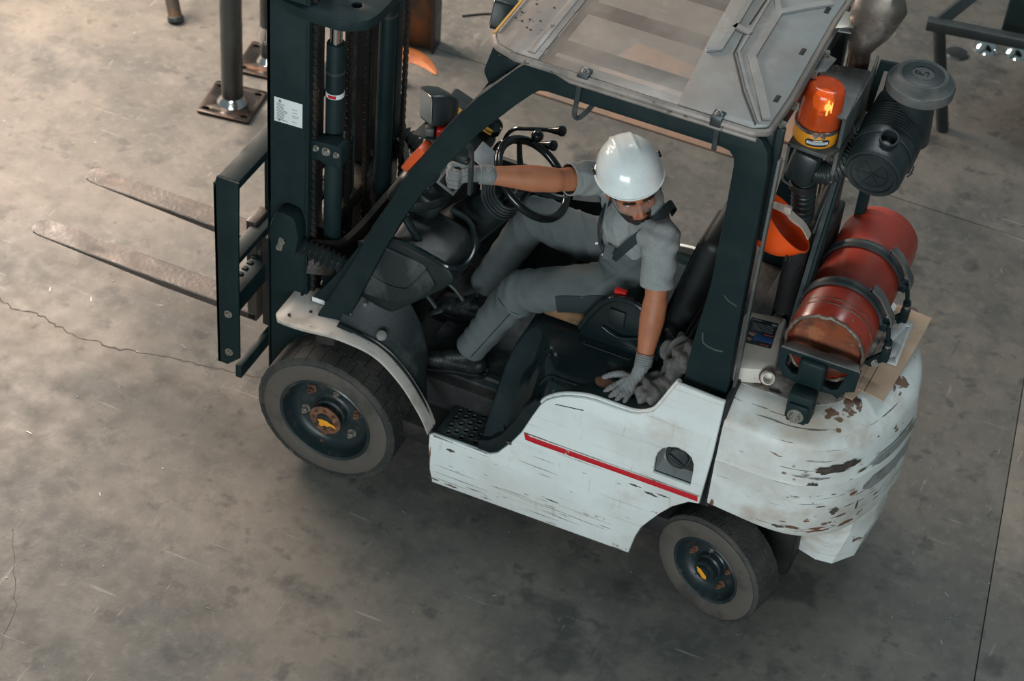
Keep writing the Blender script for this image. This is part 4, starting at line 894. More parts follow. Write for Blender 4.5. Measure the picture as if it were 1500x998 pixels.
# intake elbow below the beacon and bellows hose to the cleaner
g = G(); g.box((-.055, -.06, -.08), (.055, .06, .07), .03, RT((1.715, .50, 2.06), .15)); el = part(g, 'intake_elbow', 'filter_plastic')
def hose(pts, r, nm, m='filter_plastic', rib=.012, amp=.12, n=16, par=FK):
    P, _ = spline([Vector(p) for p in pts], [1] * len(pts), 24); L = 0; PP = [P[0]]; 
    for a, b in zip(P, P[1:]): PP.append(b)
    R = [r * (1 + amp * math.sin(i * 2 * math.pi / 4)) for i in range(len(PP))]
    return G().tube(PP, R, n=n, smooth=False).build(nm, m, par, angle=180)
hose([(1.74, .50, 2.03), (1.80, .53, 2.02), (1.86, .60, 2.06), (1.89, .68, 2.12)], .043, 'bellows_hose')
hose([(1.71, .52, 2.0), (1.72, .56, 1.88), (1.725, .60, 1.72)], .042, 'bellows_hose')
G().lathe([(.048, 0), (.052, .004), (.052, .03), (.048, .034)], (1.715, .535, 1.945), (0, .1, -1), 24).build('hose_cuff', 'engine_dark', FK)
G().tube([(1.66, .42, 2.16), (1.665, .40, 2.08), (1.66, .42, 2.01), (1.69, .46, 1.965)], .005, n=8).build('beacon_wire', 'dusty_plastic', be)
# air cleaner
a0 = Vector((1.965, .50, 2.085)); ad = Vector((.0, .98, .13)).normalized()
ac = part(G().lathe([(0, .012), (.080, .012), (.083, .004), (.094, .004), (.098, .012), (.106, .014), (.109, .022), (.111, .12), (.118, .122), (.120, .132), (.120, .16), (.114, .165)] + [p for k in range(9) for p in ((.116, .17 + k * .014), (.120, .175 + k * .014), (.120, .179 + k * .014), (.115, .183 + k * .014))] + [(.116, .31), (.112, .40), (.09, .43), (0, .43)], a0, ad, 56), 'air_cleaner', 'filter_plastic', angle=30)
qz = ad.to_track_quat('Z', 'Y').to_matrix().to_4x4(); Mf = Matrix.Translation(a0) @ qz
g = G(); ring = [Vector((.058 * math.cos(t), .058 * math.sin(t), .0105)) for t in [k * 2 * math.pi / 40 for k in range(14, 41)]]; g.tube([Mf @ p for p in ring], .0022, n=6, smooth=False)
for t in (0, 1.047, 2.094): g.tube([Mf @ Vector((-.066 * math.cos(t), -.066 * math.sin(t), .0105)), Mf @ Vector((.066 * math.cos(t), .066 * math.sin(t), .0105))], .0022, n=6)
g.build('cover_emblem', 'filter_plastic', ac)
sp_ = a0 + ad * .10 + Vector((.018, -.02, .10)); g = G(); g.lathe([(.036, -.02), (.034, .03), (.036, .036), (.030, .036), (.027, .03), (.025, .0), (0, -.002)], sp_, (.08, -.45, .9), 24); g.build('dust_spout', 'filter_plastic', ac)
for ang in (2.35, -.35):
    c = Mf @ Vector((.124 * math.cos(ang + 1.57), .124 * math.sin(ang + 1.57), .14)); 
for off in ((-.115, .03, .055), (.105, .03, -.06)):
    c = a0 + ad * .13 + Vector(off); s_ = Vector(off).normalized()
    g = G(); g.tube([c - ad * .03 + s_ * .004, c - ad * .012 + s_ * .018 + Vector((0, 0, .012)), c + ad * .01 + s_ * .010 - Vector((0, 0, .012)), c + ad * .03 + s_ * .012, c + ad * .02 + s_ * .004 + Vector((0, 0, .014)), c - ad * .02 + s_ * .006 + Vector((0, 0, .010))], .0028, n=6); g.build('wire_clip', 'dark_steel', ac)
# mushroom cap with its neck
cc = Vector((2.015, .80, 2.285))
g = G(); g.lathe([(.082, -.20), (.072, -.05), (.080, .03)], cc, (0, 0, 1), 32); nk = part(g, 'inlet_neck', 'filter_plastic')
cp = part(G().lathe([(.08, .012), (.118, .014), (.127, .022), (.128, .052), (.125, .060), (.116, .064), (.100, .086), (.094, .092), (.090, .092), (.086, .089), (.040, .093), (0, .094)], cc, (0, 0, 1), 56), 'rain_cap', 'dusty_plastic')
G().lathe([(.080, .0905), (.055, .0945), (.042, .0955)], cc, (0, 0, 1), 48).build('cap_disc', 'filter_plastic', cp)
g = G(); c_ = cc + Vector((0, 0, .0955)); g.tube([c_ + Vector((x, y, 0)) for x, y in ((-.022, .006), (-.030, -.004), (-.020, -.012), (-.008, -.006), (-.016, .004), (-.004, -.014), (.006, -.004))], .0016, n=5); g.tube([c_ + Vector((x, y, 0)) for x, y in ((.004, .008), (.020, .010), (.018, -.012))], .0018, n=5, smooth=False); g.build('cap_mark', 'joint_dark', cp)
# cleaner bracket and canopy plate behind
g = G(); g.plate([(1.828, 2.29), (1.91, 2.30), (1.91, 2.26), (1.850, 2.25), (1.835, 2.05), (1.805, 2.05)], .93, .942, bevel=.002); cb_ = part(g, 'cleaner_bracket', 'frame_paint'); G().plate([(.72, 2.03), (.70, 2.10), (.93, 2.31), (.93, 2.03)], 1.812, 1.822, 'yz', holes=[circle(.86, 2.14, .012, 12)], bevel=.002).build('bracket_web', 'dusty_plastic', cb_)
g = G(); g.box((1.86, .95, 1.2), (1.90, 1.0, 2.2), .004); part(g, 'cleaner_post', 'frame_paint')
# exhaust stack
g = G(); g.tube([(1.76, .90, 1.2), (1.76, .90, 1.7), (1.755, .90, 2.2), (1.75, .90, 2.34)], .042, n=24); ex = part(g, 'exhaust_stack', 'exhaust')
g = G(); ov = lambda c, a, b, d: [tuple(Vector(c) + Vector((a * math.cos(t), b * math.sin(t), d * math.cos(t)))for t in [0])] 
def osec(cx, cy, cz, rx, rz, ry): return [(cx + rx * math.cos(t), cy + ry * math.sin(t), cz + rz * math.cos(t)) for t in [2 * math.pi * k / 28 for k in range(28)]]
g.loft([osec(1.75, .90, 2.33, .044, .0, .044), osec(1.755, .90, 2.38, .060, -.012, .058), osec(1.765, .90, 2.44, .080, -.03, .062), osec(1.785, .90, 2.52, .088, -.04, .062), osec(1.81, .90, 2.58, .080, -.045, .058), osec(1.82, .90, 2.62, .050, -.03, .04)]); part(g, 'muffler', 'exhaust', ex, angle=60)
g = G(); g.tube([(1.80, .90, 2.60), (1.83, .93, 2.66), (1.85, .96, 2.75)], .03, n=16); g.build('tail_pipe', 'exhaust', ex)
part(G().plate([(1.66, .80), (1.72, .84), (1.71, .93), (1.66, .93)], 2.45, 2.456, 'xy', bevel=.002), 'exhaust_bracket', 'bolt_steel')
# rear cage, strut, radiator zone between seat and weight
g = G(); g.tube([(1.825, .72, 2.0), (1.822, .55, 1.62), (1.82, .42, 1.30), (1.82, .40, 1.18)], .012, n=8, smooth=False); g.band([(1.812, .74, 2.02), (1.808, .56, 1.62), (1.805, .44, 1.28)], .018, .05, (0, 1, 0), sub=1, smooth=False); part(g, 'tank_side_rail', 'frame_paint')
g = G(); g.cyl((1.79, .84, 1.90), (1.77, .66, 1.62), .022, n=16, bevel=.004); g.cyl((1.79, .85, 1.92), (1.80, .90, 1.98), .009); part(g, 'gas_strut', 'filter_plastic')
g = G(); g.box((1.62, .18, 1.10), (1.82, 1.02, 1.16), .004); part(g, 'radiator_cover', 'engine_dark')
g = G(); g.band([(1.66, .42, 1.19), (1.74, .60, 1.26), (1.80, .72, 1.33)], .03, .006, (0, 0, 1), sub=3); g.band([(1.70, .62, 1.24), (1.80, .76, 1.32)], .05, .006, (0, 0, 1)); part(g, 'support_strap', 'dusty_plastic')
g = G(); g.box((1.70, .70, 1.16), (1.82, .95, 1.60), .01); g.cyl((1.73, .62, 1.18), (1.73, .62, 1.70), .045, n=18); part(g, 'coolant_housing', 'engine_dark')
for y in (.13, 1.0): part(G().box((1.69, y, 1.20), (1.702, y + .03, 2.3), .003), 'rear_post_flange', 'dusty_plastic')

# ---- tank cradle
br = part(G().plate([(1.829, 1.425), (1.829, 1.335), (1.86, 1.285), (1.92, 1.27), (1.925, 1.22), (1.99, 1.205), (1.995, 1.27), (2.06, 1.275), (2.085, 1.262), (2.10, 1.305), (2.14, 1.325), (2.145, 1.43)], .196, .212,
      holes=[rounded([(1.862, 1.405), (1.860, 1.345), (1.895, 1.310), (1.925, 1.32), (1.925, 1.40)], .008), rounded([(2.005, 1.405), (2.005, 1.31), (2.05, 1.295), (2.075, 1.31), (2.10, 1.40)], .008)], bevel=.003), 'tank_cradle', 'mast_paint')
G().plate([(1.832, .196), (2.145, .196), (2.125, .24), (1.855, .24)], 1.42, 1.432, 'xy', bevel=.003).build('cradle_lip', 'dusty_plastic', br)
G().box((1.915, .17, 1.29), (2.02, .23, 1.415), .014, seg=3).build('pivot_block', 'mast_paint', br)
G().box((1.915, .10, 1.175), (2.015, .17, 1.30), .008).build('pivot_housing', 'mast_paint', br)
G().box((1.925, .085, 1.175), (2.005, .105, 1.265), .012).build('pivot_plate', 'frame_paint', br)
hexbolt((1.962, .085, 1.215), (0, -1, 0), .022, .018).build('pivot_bolt', 'bolt_steel', br)
part(G().box((1.86, .22, 1.255), (2.10, .98, 1.275), .004).box((1.86, .55, 1.17), (2.10, .70, 1.26), .004), 'cradle_base', 'engine_dark')
TC = (1.980, 1.430); TR = .157
for y in (.475, .735):
    P = [(TC[0] + (TR + .004) * math.cos(a), y, TC[1] + (TR + .004) * math.sin(a)) for a in [math.pi * (1.12 - 1.05 * k / 22) for k in range(23)]]
    P = [(1.812, y, 1.27)] + P
    g = G()
    for i, (a, b) in enumerate(zip(P, P[1:])): pass
    vs = []; fs = []
    for i, p in enumerate(P):
        d = Vector((p[0] - TC[0], 0, p[2] - TC[1])).normalized()
        for (dy, h) in ((-.024, 0), (-.024, .006), (-.018, .010), (-.012, .006), (.012, .006), (.018, .010), (.024, .006), (.024, 0)): vs.append((p[0] + d.x * h, y + dy, p[2] + d.z * h))
    n = len(P)
    for i in range(n - 1):
        for k in range(8): k2 = (k + 1) % 8; fs.append((i * 8 + k, i * 8 + k2, (i + 1) * 8 + k2, (i + 1) * 8 + k))
    fs += [tuple(range(8)), tuple((n - 1) * 8 + k for k in range(8))[::-1]]
    s_ = part(g.add(vs, fs), 'tank_strap', 'strap_rubber', angle=50)
    # over-centre latch
    L_ = [(TC[0] + (TR + .03) * math.cos(a), TC[1] + (TR + .03) * math.sin(a)) for a in (1.05, .9, .35, .15)]
    g = G(); g.band([(2.068, y, 1.592), (2.078, y, 1.612), (2.115, y, 1.585), (2.175, y, 1.495), (2.178, y, 1.465)], .040, .008, (0.7, 0, .7), sub=3, smooth=False); g.build('latch_lever', 'dusty_plastic', s_)
    g = G(); g.box((2.128, y - .022, 1.435), (2.165, y + .022, 1.475), .006); g.build('latch_body', 'frame_paint', s_)
    g = G(); g.cyl((2.165, y, 1.465), (2.182, y, 1.375), .009, n=12); g.cyl((2.180, y, 1.385), (2.183, y, 1.368), .016, n=14); g.build('latch_rod', 'frame_paint', s_)
    g = G(); g.cyl((2.183, y, 1.368), (2.184, y, 1.350), .013, n=14); g.build('lock_nut', 'bolt_steel', s_)
    g = G(); g.box((2.165, y - .018, 1.285), (2.20, y + .018, 1.352), .006); g.plate([(2.10, 1.24), (2.18, 1.335), (2.20, 1.30), (2.14, 1.235)], y - .010, y + .010, bevel=.003); g.build('latch_foot', 'frame_paint', s_)
    hexbolt((2.155, y - .012, 1.265), (.4, -1, .2), .012, .008).build('foot_bolt', 'bolt_steel', s_)

# ---- seat
se = part(G().plate(rounded([(.98, 1.0), (1.0, 1.075), (1.35, 1.085), (1.42, 1.06), (1.42, 1.0)], .02), .34, .82, bevel=.02), 'seat_base', 'plastic_black')
G().box((.80, .345, 1.02), (1.15, .80, 1.078), .025, seg=4).build('foam_pad', 'foam', se)
G().box((.86, .37, 1.04), (1.40, .79, 1.085), .03, seg=4).build('seat_cushion', 'seat_vinyl', se)
M = RT((1.390, .60, 1.335), .22, 0, .0)
bk = part(G().box((-.05, -.21, -.33), (.05, .25, .30), .045, M, seg=5), 'seat_back', 'seat_vinyl')
G().box((-.065, -.13, -.25), (-.03, .13, .20), .03, M, seg=4).build('back_pad', 'seat_vinyl', bk)
ar = sp2([(.985, 1.05), (1.02, 1.13), (1.07, 1.22), (1.12, 1.262), (1.18, 1.270), (1.235, 1.25), (1.285, 1.20), (1.32, 1.12), (1.33, 1.05)], 4)
rs = part(G().plate(ar + [(1.33, 1.0), (.985, 1.0)], .325, .345, bevel=.006), 'hip_restraint', 'plastic_gloss')
G().tube([(x, .325, z) for x, z in ar], .013, n=10, sub=1).build('restraint_rim', 'plastic_gloss', rs)
G().box((1.10, .312, 1.13), (1.17, .328, 1.21), .006).build('latch_slot', 'plastic_black', rs)
G().tube([(1.08, .318, 1.10), (1.16, .310, 1.08), (1.25, .318, 1.11)], .008).build('rib', 'plastic_gloss', rs)
G().box((1.10, .345, 1.265), (1.15, .37, 1.285), .004).build('buckle', 'lamp_red', rs)
G().band([(1.17, .35, 1.27), (1.18, .34, 1.22), (1.185, .335, 1.15)], .03, .004, (0, -1, 0)).build('belt_webbing', 'foam', rs)
g = G(); g.tube([(1.42, .33, 1.10), (1.38, .325, 1.15), (1.345, .32, 1.20)], .010, n=8); part(g, 'recline_lever', 'chrome')
part(G().tube([(.30, 1.00, 1.93), (.33, 1.02, 1.86), (.37, 1.05, 1.84)], .012), 'lamp_stem', 'dark_steel')
# ================================================================== THINGS ON THE TRUCK
tk = G().lathe([(0, .045), (.10, .042), (.132, .032), (.140, .018), (.147, .0), (TR - .004, -.002), (TR, .006), (TR, .20), (TR + .0015, .215), (TR, .23), (TR, .52), (TR + .0015, .53), (TR, .54), (TR, .70), (.150, .735), (.151, .748), (.146, .752), (.138, .75), (.10, .74), (0, .735)], (TC[0], .262, TC[1]), (0, 1, 0), 72).build('gas_tank', 'tank_red', None)
tag(tk, 'red steel gas cylinder strapped across the forklift counterweight', 'gas cylinder')
G().lathe([(0, .040), (.10, .037), (.130, .028), (.138, .016), (.139, .010)], (TC[0], .262, TC[1]), (0, 1, 0), 64).build('tank_end_cap', 'tank_end', tk)
rnd = random.Random(9)
G().tube([(TC[0] + (.151 + rnd.uniform(-.003, .003)) * math.cos(a), .261 + rnd.uniform(-.004, .004), TC[1] + (.151 + rnd.uniform(-.003, .003)) * math.sin(a)) for a in [2 * math.pi * k / 60 for k in range(60)]], .0075, n=8, closed=True, smooth=False).build('tank_foot_ring', 'tank_rim', tk, angle=70)
for y, w in ((.345, .0022), (.375, .0014)):
    G().tube([(TC[0] + (TR + .0005) * math.cos(a), y + .006 * math.sin(a * 3), TC[1] + (TR + .0005) * math.sin(a)) for a in [math.pi * k / 30 for k in range(31)]], w, n=5, smooth=False).build('weld_seam', 'tank_rim', tk)
# orange hard hat hanging behind the guard pillar
oh = thing('hard_hat', (1.70, .45, 1.72), 'orange hard hat hanging upturned behind the rear guard pillar beside the red cylinder', 'hard hat')
def sqn(a, sq=2.35):
    c, s_ = abs(math.cos(a)), abs(math.sin(a)); return (c ** sq + s_ ** sq) ** (1 / sq) if math.cos(a) > 0 else 1
def shell(M, rx, ry, rz, name, m, parent, th=.004, brim=True, ribs=True, visor=.028, sq=2.0):
    def f(u, v):
        a = 2 * math.pi * u; ph = v * math.pi / 2
        cx, cy = math.cos(a), math.sin(a); nn = (abs(cx) ** sq + abs(cy) ** sq) ** (1 / sq) if cx > 0 else 1; cx /= nn; cy /= nn; r = math.cos(ph) ** .92; z = math.sin(ph) ** 1.0
        x = rx * r * cx; y = ry * r * cy; zz = rz * z
        if ribs and v > .12:
            e = math.exp(-((abs(y) - .034) / .007) ** 2) * min(1, (v - .12) / .25) * max(0, min(1, (.55 - x / rx)/.5)); k = 1 + .035 * e + (.018 if abs(y) < .034 else 0) * min(1, (v - .12) / .3) * max(0, min(1, (.5 - x / rx) / .5)); x, y, zz = x * k, y * k, zz * k
        if visor and cx > 0 and v < .30:
            e = (1 - v / .30) ** 2 * min(1, max(0, cx)) ** 1.5; x += visor * e; zz -= .010 * e
        if v < .10: x *= 1 + .02 * (1 - v / .1); y *= 1 + .03 * (1 - v / .1)
        return tuple(M @ Vector((x, y, zz)))
    g = G(); g.grid(f, 73, 26); return g.build(name, m, parent, angle=60, solid=th)
Mo = Matrix.Translation((1.700, .45, 1.795)) @ Vector((-.66, -.22, -.72)).to_track_quat('Z', 'X').to_matrix().to_4x4()
shell(Mo, .13, .105, .135, 'hat_shell', 'helmet_orange', oh, ribs=False)
g = G(); g.tube([Mo @ Vector((.138 * math.cos(a), .112 * math.sin(a), -.002)) for a in [2 * math.pi * k / 40 for k in range(40)]], .005, n=8, closed=True, smooth=False); g.build('hat_brim', 'helmet_orange', oh)
g = G(); g.band([(1.625, .40, 1.90), (1.66, .38, 1.915), (1.70, .385, 1.905), (1.74, .40, 1.87), (1.775, .42, 1.83), (1.80, .44, 1.775)], .030, .005, (.5, -.3, .8), sub=5); g.band([(1.70, .40, 1.895), (1.72, .44, 1.83), (1.78, .45, 1.80)], .018, .004, (.5, -.3, .8), sub=4); g.build('headband', 'harness', oh)
g = G(); g.box((1.695, .375, 1.895), (1.725, .395, 1.925), .003, None); g.build('headband_buckle', 'harness', oh)
for dx in (0, .016): G().box((1.742 + dx, .362, 1.690 + dx * .3), (1.748 + dx, .372, 1.712 + dx * .3), .001).build('vent_slot', 'joint_dark', oh)
# canister on the weight
cn = thing('canister', (1.74, .34, 1.175), 'pale plastic canister lying beside the seam with an open spout and dark label', 'canister')
zc0 = 1.176
body = G().plate(rounded([(1.60, .20), (1.665, .175), (1.735, .20), (1.79, .225), (1.815, .26), (1.80, .35), (1.775, .47), (1.765, .56), (1.60, .52)], .02), zc0, zc0 + .085, 'xy', bevel=.022).build('canister_body', 'canister', cn)
g = G(); g.lathe([(.030, -.03), (.026, 0), (.0285, .012), (.025, .016), (.0255, .028), (.021, .030), (.019, .026), (.018, -.01), (0, -.012)], (1.80, .215, 1.236), (.25, -.60, .35), 24); g.build('spout', 'canister', cn)
g = G(); g.lathe([(.031, -.004), (.034, 0), (.034, .006), (.029, .008)], (1.80, .215, 1.236), (.25, -.60, .35), 24); g.build('spout_ring', 'rusty', cn)
Lq = [(1.655, .33), (1.765, .345), (1.745, .50), (1.635, .485)]
lb = G().plate(rounded(Lq, .006), zc0 + .0845, zc0 + .0862, 'xy', bevel=.0003).build('canister_label', 'sticker_dark', cn)
def lq(u, v, z):
    a = Vector(Lq[0]).lerp(Vector(Lq[1]), u); b = Vector(Lq[3]).lerp(Vector(Lq[2]), u); p = a.lerp(b, v); return (p.x, p.y)
def lrect(u0, v0, u1, v1, m, nm): G().plate([lq(u0, v0, 0), lq(u1, v0, 0), lq(u1, v1, 0), lq(u0, v1, 0)], zc0 + .0863, zc0 + .0867, 'xy', bevel=.0001).build(nm, m, lb)
lrect(.30, .18, .97, .42, 'sticker_blue', 'label_band'); lrect(.05, .42, .45, .47, 'sticker_blue', 'label_band'); lrect(.62, .45, .97, .475, 'sticker_red', 'label_line')
G().plate(circle(*lq(.2, .38, 0), .014, 14, .010), zc0 + .0867, zc0 + .0872, 'xy', bevel=.0001).build('label_picture', 'sticker_tan', lb); G().plate(circle(*lq(.16, .17, 0), .010, 14, .008), zc0 + .0867, zc0 + .0872, 'xy', bevel=.0001).build('label_picture', 'sticker_tan', lb)
for k in range(3): lrect(.60 + k * .11, .05, .67 + k * .11, .10, 'sticker_red', 'label_mark')
lrect(.05, .93, .42, .955, 'print_grey', 'label_text'); lrect(.78, .86, .95, .94, 'print_grey', 'label_text')
for v in (.80, .74, .68, .62, .56): lrect(.12, v, .88, v + .012, 'print_grey', 'label_text')
# cardboard sheets and metal plate under the tank
def sheet(P, z, t, name, m, label, cat): 
    o = G().plate(P, z, z + t, 'xy', bevel=.0012).build(name, m, None); tag(o, label, cat, 'cardboard sheets under the red cylinder'); return o
sheet([(2.055, .33), (2.125, .315), (2.24, .80), (2.17, .82)], 1.1745, .004, 'cardboard_sheet', 'cardboard', 'narrow brown cardboard sheet lying under the red cylinder beside its cradle', 'cardboard')
c2 = sheet([(2.125, .380), (2.19, .372), (2.235, .362), (2.25, .55), (2.262, .72), (2.27, .93), (2.12, .945)], 1.179, .004, 'cardboard_sheet', 'cardboard', 'wider brown cardboard sheet lying under the grey metal plate', 'cardboard')
G().tube([(2.152, .38, 1.1838), (2.175, .93, 1.1838)], .0016, n=5, smooth=False).build('fold_line', 'fork_steel', c2)
pm = G().plate([(2.135, .575), (2.222, .575), (2.215, .86), (2.13, .87)], 1.1845, 1.1875, 'xy', holes=[circle(2.20, .62, .004, 10), circle(2.196, .82, .004, 10)], bevel=.001).build('metal_plate', 'zinc', None); tag(pm, 'thin grey metal plate lying on cardboard behind the red cylinder', 'metal plate')
# rag stuffed between seat and pillar
def rf_(co):
    return .012 * np.sin(co[:, 0] * 75 + co[:, 2] * 55 + 3 * np.sin(co[:, 1] * 40)) + .008 * np.sin(co[:, 1] * 90 - co[:, 2] * 60 + 2 * np.sin(co[:, 0] * 50))
hz = hood(1.42, .2)
rg = blob([('e', (1.46, .22, 1.07), (.075, .10, .055), None), ('e', (1.40, .17, 1.01), (.085, .085, .045), None), ('e', (1.47, .17, 1.20), (.045, .07, .10), Matrix.Rotation(.5, 3, 'Y')), ('e', (1.43, .27, 1.16), (.06, .06, .08), Matrix.Rotation(.7, 3, 'Y')), ('c', (1.36, .12, .985), .03, (1.30, .20, .99), .02)], .008, 3, rf_)
rag = link('rag', rg, 'rag', None, 180); tag(rag, 'crumpled dirty grey cloth stuffed between seat and rear guard pillar', 'cloth')

# ================================================================== BACKGROUND
def pole(x, y, rot, label, R=.052, s=.165, collar=False, H=1.25):
    t = thing('steel_post', (x, y, 0), label, 'steel post', 'bare steel posts on bolted base plates')
    M = Matrix.Translation((x, y, 0)) @ Matrix.Rotation(rot, 4, 'Z')
    hs = [[(a + .018 * math.cos(q) * 1.2, b + .013 * math.sin(q)) for q in [2 * math.pi * k / 12 for k in range(12)]] for a, b in ((-s * .72, -s * .72), (s * .72, -s * .72), (s * .72, s * .72), (-s * .72, s * .72))]
    g = G(); g.plate(rounded([(-s, -s), (s, -s), (s, s), (-s, s)], .02), .0, .018, 'xy', holes=hs, bevel=.003, M=M); g.build('base_plate', 'base_plate', t)
    G().cyl((x, y, .018), (x, y, H), R, n=40).build('post_tube', 'raw_steel', t)
    G().lathe([(R * 1.42, .018), (R * 1.36, .026), (R * 1.12, .044), (R, .058)], (x, y, 0), (0, 0, 1), 40).build('weld_collar', 'weld_bright', t)
    if collar: G().lathe([(R, .14), (R * 1.38, .16), (R * 1.36, .19), (R * 1.05, .24), (R, .25)], (x, y, 0), (0, 0, 1), 40).build('bell_collar', 'weld_bright', t)
    return t
pole(-1.708, 2.18, .15, 'bare steel post on a square bolted base plate, fully visible left of the mast', R=.058, s=.148)
pole(-1.725, 2.60, .15, 'second bare steel post with a bright bell collar, half hidden by the mast', collar=True, R=.045, s=.148)
bt = thing('steel_beam', (-1.08, 3.12, 0), 'rusty upright steel beam standing on the floor behind the mast', 'steel beam')
M = Matrix.Translation((-1.10, 3.16, 0)) @ Matrix.Rotation(.15, 4, 'Z') @ Matrix.Rotation(-.02, 4, 'Y')
G().box((-.12, -.005, 0), (.10, .010, 1.6), .003, M).build('beam_web', 'beam_rust', bt); G().box((.10, -.05, 0), (.116, .09, 1.6), .003, M).build('beam_flange', 'dark_steel', bt); G().box((-.135, -.05, 0), (-.12, .09, 1.6), .003, M).build('beam_flange', 'dark_steel', bt)
g = G(); V = sp2([(-1.32, 3.0), (-1.17, 3.04), (-1.05, 3.05), (-.96, 3.02), (-.88, 2.97)], 5); n = len(V); vs = []; fs = []
for i, (x, y) in enumerate(V):
    t = i / (n - 1); w = .085 * (1 - t) ** .7 + .004; h = .03 * (1 - t) + .006
    vs += [(x, y - w, .002), (x, y - w * .3, h), (x + w * .2, y + w, h * .4), (x, y + w, .002)]
for i in range(n - 1):
    for k in range(4): fs.append((i * 4 + k, i * 4 + (k + 1) % 4, (i + 1) * 4 + (k + 1) % 4, (i + 1) * 4 + k))
fs += [(3, 2, 1, 0), tuple((n - 1) * 4 + k for k in range(4))]
tag(g.add(vs, fs).build('steel_offcut', 'rust_orange', None), 'curved rust-orange steel offcut lying at the foot of the rusty beam', 'offcut')
tag(G().box((-1.19, 2.66, .0), (-1.0, 2.70, .11), .006, Matrix.Translation((-.02, .12, 0))).build('steel_block', 'dark_steel', None), 'small dark steel bar standing in front of the rust-orange offcut', 'steel bar')
tag(G().tube([(-1.0, 3.55, .006), (-.85, 3.66, .006), (-.72, 3.60, .006), (-.55, 3.68, .006), (-.35, 3.58, .006), (-.2, 3.60, .006)], .006, n=8).build('floor_cable', 'cable', None), 'thin dark cable lying on the floor right of the rusty beam', 'cable')
# brown plank on the floor behind
tag(G().plate([(-.38, 3.075), (.85, 3.08), (.85, 3.12), (-.38, 3.17)], .0, .010, 'xy', bevel=.002).build('floor_plank', 'floor_stripe', None), 'long thin tan strip lying on the floor behind the forklift', 'plank')
for k, (P, lab) in enumerate((([(-.12, 3.42), (.55, 3.40), (.50, 3.72), (-.02, 3.80)], 'tan board lying behind the long tan strip, seen through the roof'), ([(.72, 3.35), (1.25, 3.33), (1.15, 3.60), (.80, 3.66)], 'shorter tan board lying to the right, seen through the roof'))):
    tag(G().plate(P, 0, .02, 'xy', bevel=.002).build('board', 'floor_stripe', None), lab, 'board', 'tan boards on the floor behind')
# leg at the upper left corner
lg = thing('stand_leg', (-2.42, 2.78, 0), 'dark tube leg touching the floor at the top left', 'leg')
G().tube([(-2.37, 2.70, .02), (-2.55, 2.86, .35), (-2.75, 3.05, .8)], .038, n=18, smooth=False).build('leg_tube', 'beam_rust', lg); G().cyl((-2.365, 2.695, 0), (-2.372, 2.702, .03), .046, n=18, bevel=.005).build('leg_foot', 'dark_steel', lg)
# trestle at the upper right
tr_ = thing('steel_trestle', (1.9, 4.2, 0), 'dark welded steel tube trestle at the top right', 'trestle')
G().tube([(1.745, 3.90, .0), (1.60, 3.80, .70)], .034, n=20, smooth=False).build('trestle_leg', 'dark_steel', tr_)
G().lathe([(.034, 0), (.027, -.001), (.026, .05), (0, .05)], (1.745, 3.90, 0), (0, 0, 1), 20).build('leg_mouth', 'joint_dark', tr_)
G().tube([(1.60, 3.78, .72), (1.72, 4.05, .80), (1.78, 4.3, 1.1)], .040, n=4, smooth=False).build('trestle_brace', 'dark_steel', tr_)
G().box((0, -.03, -.03), (1.9, .03, .03), .006, Matrix.Translation((1.545, 3.745, .72)) @ Matrix.Rotation(.18, 4, 'Z')).build('trestle_beam', 'dark_steel', tr_)
G().lathe([(.036, .0), (.043, .01), (.036, .02)], (1.605, 3.80, .68), (0, 0, 1), 20).build('weld_bead', 'rusty', tr_)
G().box((1.90, 3.95, .62), (3.4, 4.6, 1.00), .02).build('trestle_box', 'frame_paint', tr_)
G().tube([(3.3, 4.3, 0), (3.3, 4.3, .6)], .034, n=16, smooth=False).build('trestle_leg', 'dark_steel', tr_)
for k, (x, y) in enumerate(((1.62, 4.66), (1.75, 4.80), (1.92, 4.84))):
    t = thing('round_weight', (x, y, 0), ['dull round metal disc on the floor nearest the trestle leg', 'shiny round steel bell on the floor, middle of three', 'shiny round steel bell on the floor at the right edge'][k], 'steel disc', 'round steel pieces under the trestle')
    G().lathe([(0, .012 if k == 0 else .05), (.035, .012 if k == 0 else .05), (.06, .010 if k == 0 else .03), (.072, 0)], (x, y, 0), (0, 0, 1), 28).build('disc_body', 'raw_steel' if k == 0 else 'chrome', t)
tag(G().tube([(-.35, 4.32, .03), (-.47, 4.28, .03), (-.60, 4.30, .03)], .03, n=10).build('cloth_scrap', 'floor_stripe', None), 'small pale bundle at the very top edge of the picture', 'scrap')
# ================================================================== PERSON
PS = thing('person', (1.08, .58, 1.09), 'person in grey work overalls, white hard hat and gloves leaning out of the forklift seat', 'person')
V3 = Vector
hipL, hipR = V3((1.075, .50, 1.165)), V3((1.055, .70, 1.165))
pelv = V3((1.085, .60, 1.17)); waist = V3((1.085, .585, 1.30)); chest = V3((1.085, .56, 1.47)); neckb = V3((1.09, .545, 1.58))
shL, shR = V3((1.235, .430, 1.545)), V3((.935, .675, 1.565))
elL, wrL = V3((1.278, .335, 1.305)), V3((1.298, .232, 1.075))
elR, wrR = V3((.762, .455, 1.630)), V3((.515, .300, 1.668))
knL, anL = V3((.695, .375, 1.085)), V3((.515, .335, .720))
knR, anR = V3((.600, .725, 1.190)), V3((.420, .670, .780))
fd = V3((.60, -.69, -.24)).normalized(); hc = V3((1.066, .482, 1.716))
up_ = V3((0.05, -.12, 1)); hr = fd.cross(up_).normalized(); hu = hr.cross(fd).normalized()   # head right, head up
